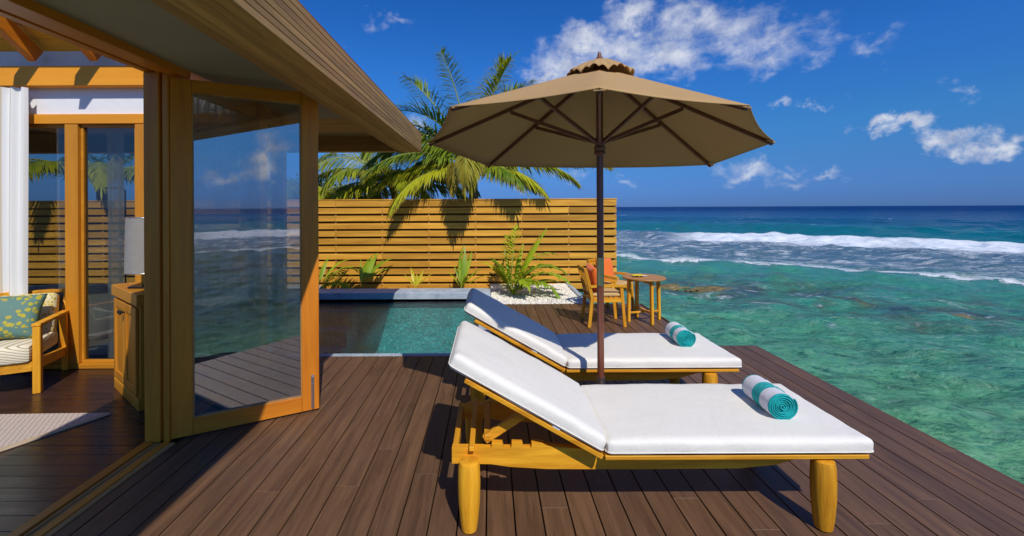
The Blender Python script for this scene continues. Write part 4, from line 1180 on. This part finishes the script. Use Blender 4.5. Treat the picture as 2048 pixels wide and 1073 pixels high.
# vent cap with scalloped edge
vs, fs = [], []
RC = 0.242; NN = 96
for i in range(9):
    t = i / 8
    for k in range(NN):
        a = 2 * math.pi * k / NN - math.pi / 2
        seg = (k % 12) / 12
        pol = math.cos(math.pi / 8) / math.cos((seg - 0.5) * math.pi / 4) if True else 1
        r_ = RC * t * (0.93 + 0.07 * (1 if seg == 0 else pol))
        z = 2.715 - 0.010 * t - 0.135 * t * t + (0.020 * abs(math.sin(seg * math.pi * 3)) + 0.030 * math.sin(math.pi * seg)) * t ** 3 
        vs.append((r_ * math.cos(a), r_ * math.sin(a), z))
for i in range(8):
    for k in range(NN):
        k2 = (k + 1) % NN
        fs.append((i * NN + k, i * NN + k2, (i + 1) * NN + k2, (i + 1) * NN + k))
mb = MB(); mb.add(vs, fs)
cp = mb.build('vent_cap', M['umb'], umb, 'all', merge=True)
sm = cp.modifiers.new('thickness', 'SOLIDIFY'); sm.thickness = 0.004
MB().lathe([(0.036, 2.706), (0.028, 2.722), (0.016, 2.735), (0.012, 2.760), (0.008, 2.768), (0.0, 2.769)], n=16).build('finial', M['ribwood'], umb, True)
MB().lathe([(0.04, 2.60), (0.05, 2.63), (0.045, 2.66), (0.03, 2.70)], n=20).build('top_hub', M['polewood'], umb, True)

# ================================================================== TABLE AND CHAIRS
TX, TY = 2.225, 6.42
tbl = empty('side_table', (TX, TY, 0), 0); tag(tbl, 'small round wooden table at the deck edge beside two chairs', 'table')
MB().lathe([(0.285, 0.612), (0.300, 0.616), (0.303, 0.630), (0.298, 0.638), (0.0, 0.638)], n=56).build('table_top', M['table'], tbl, True)
feet = [(1.985, 6.37), (2.26, 6.20), (2.467, 6.486), (2.195, 6.645)]
fl_ = [V(a - TX, b_ - TY, 0) for a, b_ in feet]
for f_ in fl_:
    an = math.atan2(f_.y, f_.x)
    MB().bar(f_ + V(0, 0, 0.001), f_ * 0.96 + V(0, 0, 0.611), 0.042, 0.042, 0.003, up=V(math.cos(0.4), math.sin(0.4), 0)).build('leg', M['teakZ'], tbl)
for z_, (a_, b_) in ((0.13, (0, 2)), (0.155, (1, 3))):
    MB().bar(fl_[a_] * 0.95 + V(0, 0, z_), fl_[b_] * 0.95 + V(0, 0, z_), 0.03, 0.024, 0.003).build('stretcher', M['teakX'], tbl)
for a_, b_ in ((0, 2), (1, 3)):
    MB().bar(fl_[a_] * 0.9 + V(0, 0, 0.585 - 0.02 * (a_ == 1)), fl_[b_] * 0.9 + V(0, 0, 0.585 - 0.02 * (a_ == 1)), 0.03, 0.019, 0.002).build('apron', M['teakX'], tbl)
def cloth(name, w_, h_, mat, loc, rz, label, cat, amp=0.018, seed=1):
    vs, fs = [], []; n = 22
    for i in range(n + 1):
        for j in range(n + 1):
            x, y = w_ * (i / n - .5), h_ * (j / n - .5)
            z = 0.004 + amp * abs(mnoise.noise(Vector((x * 14 + seed, y * 14, seed)))) + amp * .8 * abs(mnoise.noise(Vector((x * 30, y * 30 + seed, 3))))
            vs.append((x * (1 + .15 * mnoise.noise(Vector((y * 9, seed, 1)))), y * (1 + .15 * mnoise.noise(Vector((x * 9, seed, 2)))), z))
    for i in range(n):
        for j in range(n):
            a = i * (n + 1) + j; fs.append((a, a + 1, a + n + 2, a + n + 1))
    mb = MB(); mb.add(vs, fs); o = mb.build(name, mat, None, 'all')
    o.location = loc; o.rotation_euler = (0, 0, rz); sm_ = o.modifiers.new('t', 'SOLIDIFY'); sm_.thickness = 0.003; sm_.offset = 1
    tag(o, label, cat); return o
cloth('napkin', 0.15, 0.13, M['whitecloth'], (TX - 0.045, TY + 0.03, 0.6385), 0.3, 'white folded napkin under the yellow one on the round table', 'napkin', seed=4)
cloth('napkin', 0.15, 0.11, M['yellow'], (TX - 0.095, TY - 0.02, 0.652), 0.1, 'crumpled yellow napkin on the small round table', 'napkin', seed=9)

def make_chair(loc, rz):
    # local: faces +x, origin at centre of the four feet
    root = empty('deck_chair', loc, rz)
    hw, hd = 0.225, 0.22
    for s_ in (-1, 1):
        y = s_ * hw
        MB().bar((hd + 0.015, y, 0.001), (hd - 0.03, y, 0.555), 0.035, 0.042, 0.004, up=V(1, 0, 0)).build('leg', M['teakZ'], root)
        # rear leg and back post, kinked
        pts = [(-hd - 0.035, 0), (-hd + 0.01, 0.40), (-hd - 0.085, 0.80)]
        w_ = 0.022
        poly = [(x - w_, z) for x, z in pts] + [(x + w_, z) for x, z in reversed(pts)]
        poly[0] = (poly[0][0], 0.001); poly[-1] = (poly[-1][0], 0.001)
        MB().prism(poly, y - 0.017, y + 0.017).build('leg', M['teakZ'], root)
        mb = MB()
        ap = [(hd + 0.035, 0.545), (hd + 0.035, 0.575), (0.05, 0.588), (-hd - 0.02, 0.572), (-hd - 0.02, 0.545), (0.05, 0.555)]
        mb.prism(ap, y - 0.028, y + 0.028); mb.build('armrest', M['teakX'], root)
        MB().box(-hd + 0.012, hd - 0.03, y - 0.012, y + 0.012, 0.34, 0.395, 0.003).build('side_rail', M['teakX'], root)
    MB().box(hd - 0.025, hd - 0.002, -hw + .018, hw - .018, 0.34, 0.395, 0.003).build('front_rail', M['teakY'], root)
    MB().box(-hd - 0.01, -hd + 0.012, -hw + .018, hw - .018, 0.34, 0.395, 0.003).build('front_rail', M['teakY'], root).name = 'rear_rail'
    for i in range(6):
        x0 = -hd + 0.02 + i * 0.072
        MB().box(x0, x0 + 0.06, -hw - 0.005, hw + 0.005, 0.398, 0.412, 0.002).build('seat_slat', M['teakY'], root)
    mb = MB(); rounded(mb, 0.42, 0.44, 0.045, 0.018, 14, 14, 4, 0.008, 0.002, 2, T=Matrix.Translation((0.01, 0, 0.437)))
    mb.build('seat_pad', M['tan_cushion'], root, True)
    MB().bar((-hd - 0.083, -hw + .018, 0.775), (-hd - 0.083, hw - .018, 0.775), 0.028, 0.055, 0.004).build('back_rail', M['teakY'], root)
    MB().bar((-hd - 0.012, -hw + .018, 0.46), (-hd - 0.012, hw - .018, 0.46), 0.022, 0.035, 0.003).build('back_rail', M['teakY'], root)
    for i in range(5):
        y = -0.155 + i * 0.0775
        MB().bar((-hd - 0.018, y, 0.478), (-hd - 0.078, y, 0.748), 0.035, 0.012, 0.002, up=V(1, 0, 0)).build('back_slat', M['teakZ'], root)
    return root
c1 = make_chair((1.61, 6.31, 0), rad(0)); tag(c1, 'wooden armchair seen side on, nearer the umbrella pole, with orange cushion', 'chair', 'wooden deck chairs at the round table')
c2 = copy_tree(c1); c2.location = (1.95, 7.08, 0); c2.rotation_euler = (0, 0, rad(-50))
tag(c2, 'wooden armchair behind the round table facing the camera with orange cushion', 'chair', 'wooden deck chairs at the round table')
def chair_pillow(ch, label, yaw=0.0, rot=0.0):
    mb = MB()
    up_ = V(-0.26, 0, 1).normalized()
    T = frame_T(V(-0.135, 0, 0.632), V(0, 1, 0), up_) @ Matrix.Rotation(rot, 4, 'Z')
    pillow_mesh(mb, 0.40, 0.40, 0.15, 16, ch.location.x, T)
    o = mb.build('orange_cushion', M['orange'], None, 'all', merge=True)
    o.location = ch.location; o.rotation_euler = (0, 0, ch.rotation_euler[2] + yaw)
    tag(o, label, 'cushion', 'orange cushions on the deck chairs')
chair_pillow(c1, 'orange cushion in the side-on chair, half behind the umbrella pole', 0, 0.10)
chair_pillow(c2, 'orange cushion in the chair behind the round table', 0, -0.06)

# ================================================================== VEGETATION
def add_leaf(mb, p, d_, L_, w_, sag, mi=0):
    """narrow leaflet: two segments, folded tip bending down"""
    sd = d_.cross(V(0, 0, 1))
    if sd.length < 1e-3: sd = V(1, 0, 0)
    sd.normalize()
    nrm = sd
    m_ = p + d_ * L_ * 0.5 - V(0, 0, 1) * sag * L_ * 0.15
    d2 = (d_ - V(0, 0, 1) * sag).normalized()
    t_ = m_ + d2 * L_ * 0.5
    wv = sd * w_ * 0.5
    mb.add([p - wv * .5, p + wv * .5, m_ + wv, m_ - wv, t_], [(0, 1, 2, 3), (3, 2, 4)], mi, [0, 0, 0.45, 0.45, 1.0])

def frond(P0, azm, el, L_, droop, leaf, n, width, mat, parent, rng, off, twist=0.0, stalk=True, hang=1.0, name='frond'):
    mb = MB()
    steps = 26
    nref = V(rng.uniform(-.5, .5), -1, rng.uniform(-.2, .4)).normalized()      # steep fronds twist on their stalk
    nw = max(0.0, min(0.9, (math.degrees(el) - 35) / 30)) if name == 'frond' else 0.0
    p = Vector(P0); path = [p.copy()]; dirs = []
    e = el
    for i in range(steps):
        t = i / steps
        d_ = V(math.cos(azm) * math.cos(e), math.sin(azm) * math.cos(e), math.sin(e))
        dirs.append(d_); p = p + d_ * L_ / steps; path.append(p.copy())
        e -= droop / steps * (0.4 + 1.4 * t)
        azm += twist / steps
    dirs.append(dirs[-1])
    rs = [0.022 * L_ / 2.5 * (1 - 0.85 * i / steps) + 0.002 for i in range(steps + 1)]
    mb.tube(path, rs, 5, mi=1)
    for k in range(n):
        t = 0.14 + 0.86 * k / (n - 1)
        f = t * steps; i = min(steps - 1, int(f)); q = path[i].lerp(path[i + 1], f - i); d_ = dirs[i]
        side = d_.cross(V(0, 0, 1).lerp(nref, nw))
        if side.length < 0.05: side = V(-math.sin(azm), math.cos(azm), 0)
        side.normalize()
        up_ = side.cross(d_)
        prof = (math.sin(math.pi * min(1, 0.12 + 0.80 * t)) ** 0.6) * (1 - 0.35 * t)
        for s_ in (-1, 1):
            if rng.random() < 0.05: continue
            fwd = 0.35 + 0.65 * t + rng.uniform(-.10, .10)
            ld_ = (side * s_ * (1.0 - 0.35 * t) + d_ * fwd + up_ * rng.uniform(0.05, 0.35) - V(0, 0, hang * rng.uniform(0.1, 0.5))).normalized()
            add_leaf(mb, q, ld_, leaf * prof * rng.uniform(0.82, 1.1), width * rng.uniform(.8, 1.15), rng.uniform(0.3, 1.1) * hang)
    add_leaf(mb, path[-1], dirs[-1], leaf * 0.5, width, 0.5)
    return mb.build(name, [mat, M['stalk_g']], parent, off=off, fix=False)

def palm_tree(base, crown, trunk_r, fronds, label, seed, group='palm trees behind the fence'):
    rng = random.Random(seed)
    root = empty('palm_tree', base); tag(root, label, 'palm tree', group)
    b_, c = Vector(base), Vector(crown)
    pts, rs = [], []
    for i in range(30):
        t = i / 29
        p = b_.lerp(c, t) + V(0.12 * math.sin(t * 3), 0.05 * math.sin(t * 2.2), 0)
        pts.append(p); rs.append(trunk_r * (1.25 - 0.35 * t) * (1 + 0.06 * (i % 2)))
    MB().tube(pts, rs, 14).build('trunk', M['trunk'], root, True, off=base)
    MB().lathe([(0.05, -0.25), (0.13, -0.05), (0.14, 0.12), (0.07, 0.3), (0.0, 0.34)], n=14).build('crown_shaft', M['stalk'], root, True).location = pts[-1] - b_
    top = pts[-1]
    for (a, e, L_, dr, kind) in fronds:
        mt = {'g': M['palm'], 'd': M['palm_dark'], 'y': M['palm_dry']}[kind]
        frond(top + V(0.05 * math.cos(rad(a)), 0.05 * math.sin(rad(a)), 0.05), rad(a), rad(e), L_, rad(dr), 0.74 if kind != 'y' else 0.56, 120, 0.036,
              mt, root, rng, base, rng.uniform(-.2, .2), hang=1.0 if kind != 'y' else 1.8)
    return root
# azimuth 0 = +x (right in the photo), 90 = away, 270 = towards the camera
palm_tree((-0.5, 10.1, -0.4), (-0.45, 10.1, 2.58), 0.11, [
    (8, 30, 3.3, 62, 'g'), (2, 16, 3.2, 42, 'y'), (-6, 12, 2.5, 55, 'g'), (22, 20, 2.9, 45, 'd'), (-25, -2, 1.9, 50, 'g'), (38, 2, 2.2, 40, 'd'),
    (330, 76, 2.45, 26, 'g'), (10, 70, 2.5, 40, 'g'), (200, 84, 2.6, 20, 'd'), (176, 66, 2.6, 30, 'd'), (0, 82, 2.5, 22, 'g'), (15, 58, 2.5, 42, 'g'), (350, 48, 2.4, 40, 'g'), (20, 74, 2.4, 50, 'g'),
    (185, 50, 3.0, 95, 'd'), (175, 30, 2.7, 80, 'd'), (160, 45, 2.8, 90, 'd'), (200, 20, 2.5, 70, 'd'), (190, 5, 2.4, 55, 'g'), (210, -5, 2.2, 60, 'g'), (195, 65, 2.6, 100, 'd'), (165, 52, 2.6, 110, 'd'),
    (266, 26, 2.0, 122, 'y'), (277, 24, 1.8, 120, 'y'), (256, 20, 1.6, 120, 'y'), (320, 0, 1.6, 50, 'g'), 
    (188, 46, 2.7, 105, 'd'), (172, 38, 2.9, 75, 'g'),  (120, 40, 2.6, 60, 'g'), (5, 42, 2.8, 80, 'd'), (110, 10, 2.2, 40, 'g'), (80, 25, 2.4, 50, 'g')],
    'tall coconut palm with fronds drooping over the fence near the umbrella', 5)
palm_tree((-2.5, 11.2, -0.4), (-2.45, 11.2, 2.15), 0.10, [
    (0, 30, 2.3, 85, 'g'), (15, 10, 2.3, 60, 'g'), (-15, 25, 2.2, 95, 'g'), (180, 35, 2.4, 90, 'g'), (165, 15, 2.2, 70, 'g'), (195, 50, 2.4, 110, 'g'),
    (90, 65, 2.3, 50, 'd'), (130, 55, 2.4, 60, 'd'), (50, 55, 2.4, 60, 'd'), (260, 45, 1.9, 110, 'g'), (290, 35, 2.0, 100, 'g'), (230, 35, 2.1, 100, 'g'), (100, 30, 2.1, 50, 'g'), (310, 10, 1.9, 70, 'g'), (215, 5, 2.0, 60, 'g'), (150, -5, 1.6, 40, 'y'), (330, 48, 2.2, 100, 'y')],
    'shorter coconut palm with arching yellow green fronds left of the tall palm', 6)
palm_tree((-4.9, 11.6, -0.4), (-4.85, 11.6, 1.75), 0.10, [
    (0, 25, 1.9, 70, 'g'), (20, 40, 1.9, 80, 'g'), (180, 35, 2.2, 90, 'g'), (150, 45, 2.2, 80, 'd'), (90, 65, 2.2, 50, 'd'), (60, 50, 2.2, 60, 'd'),
    (270, 40, 2.0, 100, 'g'), (310, 35, 2.0, 90, 'g'), (230, 35, 2.1, 90, 'g'), (345, 12, 1.8, 50, 'g'), (200, 15, 2.0, 60, 'g')],
    'low coconut palm half hidden behind the villa eave', 8)
palm_tree((-9.6, 10.8, -0.4), (-9.55, 10.8, 2.3), 0.11, [
    (0, 30, 2.6, 85, 'g'), (20, 20, 2.6, 70, 'd'), (340, 25, 2.5, 90, 'g'), (180, 35, 2.4, 90, 'g'), (150, 45, 2.4, 80, 'd'), (90, 65, 2.4, 50, 'd'), (60, 50, 2.4, 60, 'd'),
    (270, 30, 2.4, 95, 'g'), (310, 30, 2.4, 90, 'g'), (230, 35, 2.3, 90, 'g')],
    'coconut palm behind the fence seen through the villa back window', 9)

def bush(base, w_, h_, label, seed, n=2600):
    rng = random.Random(seed)
    root = empty('shrub', base); tag(root, label, 'shrub', 'shrubs behind the fence')
    mb = MB()
    cl = [(rng.uniform(-w_, w_) * .8, rng.uniform(-.5, .5), h_ * rng.uniform(.45, .95), rng.uniform(.18, .38)) for _ in range(16)]
    for _ in range(n):
        cx, cy, cz, cr = rng.choice(cl)
        dd = V(rng.gauss(0, 1), rng.gauss(0, 1), rng.gauss(0, 1)).normalized() * cr * rng.uniform(.55, 1.15)
        p = V(cx, cy, cz) + dd
        if p.z < 0: continue
        d_ = (dd.normalized() + V(rng.uniform(-.7, .7), rng.uniform(-.7, .7), rng.uniform(-.3, .6))).normalized()
        add_leaf(mb, p, d_, rng.uniform(.06, .13), rng.uniform(.03, .05), 0.3)
    mb.build('foliage', M['bush'], root, fix=False)
    st = MB()
    for cx, cy, cz, cr in cl: st.tube([(0, 0, 0), (cx * .4, cy * .4, cz * .5), (cx, cy, cz)], [0.03, 0.02, 0.008], 6)
    st.build('stems', M['trunk'], root, True)
bush((-4.35, 11.4, -0.35), 1.0, 2.55, 'bushy green shrub rising over the fence next to the villa', 21, 4200)
bush((-3.3, 12.6, -0.35), 0.9, 2.35, 'smaller green shrub between the villa eave and the palms', 22, 2600)
bush((-5.9, 11.2, -0.35), 1.2, 2.0, 'dense shrub behind the fence hidden mostly by the villa', 23, 2600)

def blade(mb, P0, azm, el, L_, W2, droop, rng, split=True, n=12, mi=0):
    p = Vector(P0); e = el; rows_ = []
    for i in range(n + 1):
        t = i / n
        d_ = V(math.cos(azm) * math.cos(e), math.sin(azm) * math.cos(e), math.sin(e))
        side = V(-math.sin(azm), math.cos(azm), 0); up_ = d_.cross(side) * -1
        w_ = W2 * (0.06 if t < 0.22 else (math.sin(math.pi * ((t - .22) / .78) ** 0.75)) ** 0.8 + 0.03)
        rows_.append([p + side * w_ * s_ + up_ * abs(s_) * w_ * 0.35 * (1 if t > .2 else 0) for s_ in (-1, -.5, 0, .5, 1)])
        p = p + d_ * L_ / n; e -= droop / n * (0.3 + 1.4 * t)
    vs = [q for r_ in rows_ for q in r_]; fs = []
    for i in range(n):
        for j in range(4):
            if split and i > n * 0.62 and j in (1, 2) and (i + j) % 2 == 0: continue
            a = i * 5 + j; fs.append((a, a + 1, a + 6, a + 5))
    mb.add(vs, fs, mi, [0.75 * (i // 5) / n for i in range(len(vs))])
def young(base, leaves, label, seed, yellow=False):
    rng = random.Random(seed)
    root = empty('young_palm', base); tag(root, label, 'plant', 'young palms planted along the fence')
    for (a, e, L_, W2, dr, kind) in leaves:
        if kind == 'b':
            mb = MB(); blade(mb, (rng.uniform(-.02, .02), rng.uniform(-.02, .02), 0), rad(a), rad(e), L_, W2, rad(dr), rng)
            mb.build('leaf', M['young_y'] if yellow else M['young'], root, smooth='all', fix=False)
        elif kind == 'y':
            mb = MB(); blade(mb, (rng.uniform(-.02, .02), rng.uniform(-.02, .02), 0), rad(a), rad(e), L_, W2, rad(dr), rng)
            mb.build('leaf', M['young_y'], root, smooth='all', fix=False)
        else:
            frond((rng.uniform(-.03, .03), rng.uniform(-.03, .03), 0), rad(a), rad(e), L_, rad(dr), 0.42, 20, 0.062, M['young_y'] if yellow else M['young'], root, rng, (0, 0, 0), hang=.55, name='leaf')
    return root
B = 8.95
young((0.42, 8.35, -0.0), [(75, 82, 1.30, .10, 30, 'f'), (30, 66, 1.55, .10, 30, 'b'), (150, 68, 1.05, .09, 100, 'y'), (10, 62, 1.25, .08, 100, 'f'), (-15, 55, 1.2, .08, 95, 'f'), (100, 78, 1.2, .07, 40, 'f'),
       (30, 68, 1.3, .08, 75, 'f'), (330, 48, 1.1, .08, 110, 'f'), (0, 40, 1.0, .08, 85, 'b'), (60, 75, 1.1, .05, 35, 'b'), (120, 80, .9, .04, 20, 'b'), (200, 75, .8, .04, 35, 'f'), (350, 66, 1.15, .07, 110, 'b'), (290, 62, .8, .05, 90, 'f')],
      'large young palm growing in the white pebbles beside the fence', 31)
young((-0.58, B, 0.0), [(80, 78, .92, .09, 15, 'b'), (60, 70, .85, .07, 30, 'b'), (110, 80, .58, .04, 12, 'b'), (20, 58, .66, .04, 60, 'b'), (130, 68, .55, .035, 35, 'b'), (0, 45, .62, .035, 55, 'b'), (170, 65, .5, .03, 50, 'b'), (300, 65, .5, .04, 50, 'b')],
      'upright green young palm with a fan of blades before the fence centre', 32)
young((-1.52, B, 0.0), [(120, 70, .50, .035, 40, 'b'), (60, 65, .45, .045, 30, 'b'), (20, 55, .55, .035, 60, 'b'), (160, 60, .42, .03, 40, 'b'), (80, 80, .32, .04, 10, 'b')],
      'small bright yellow young palm behind the pool rim', 33, True)
young((-2.62, B, 0.0), [(70, 72, .95, .12, 70, 'b'), (40, 66, 1.0, .09, 90, 'b'), (110, 84, .62, .035, 15, 'b'), (20, 60, .75, .06, 80, 'b')],
      'green young palm with broad arching leaves left of the yellow one', 34)
young((-3.45, B, 0.0), [(40, 70, .95, .06, 95, 'b'), (10, 62, 1.0, .06, 100, 'f'), (20, 50, .8, .05, 100, 'y'), (80, 75, .8, .05, 60, 'b'), (0, 40, .7, .05, 90, 'f')],
      'young palm partly hidden behind the open door frame', 35)

# reef rocks breaking the surface beyond the table
def rock(loc, sx_, sy_, sz_, seed, label):
    bm = bmesh.new(); bmesh.ops.create_icosphere(bm, subdivisions=4, radius=1.0)
    for v in bm.verts:
        n_ = mnoise.fractal(v.co * 2.2 + Vector((seed, 0, 0)), 0.9, 2.2, 5)
        v.co *= 1 + 0.35 * n_
        v.co = Vector((v.co.x * sx_, v.co.y * sy_, v.co.z * sz_))
    me = bpy.data.meshes.new('reef_rock'); bm.to_mesh(me); bm.free(); me.materials.append(M['rock'])
    o = bpy.data.objects.new('reef_rock', me); COL.objects.link(o); o.location = loc
    tag(o, label, 'rock')
rock((5.9, 14.8, -1.13), 0.75, 0.30, 0.17, 1, 'low brown reef rock awash just right of the round table')
rock((7.2, 14.3, -1.13), 0.95, 0.32, 0.16, 2, 'longer brown reef rock with foam on its right end')
rock((11.0, 10.4, -1.06), 0.34, 0.12, 0.13, 3, 'small ochre reef rock alone in the green shallows')
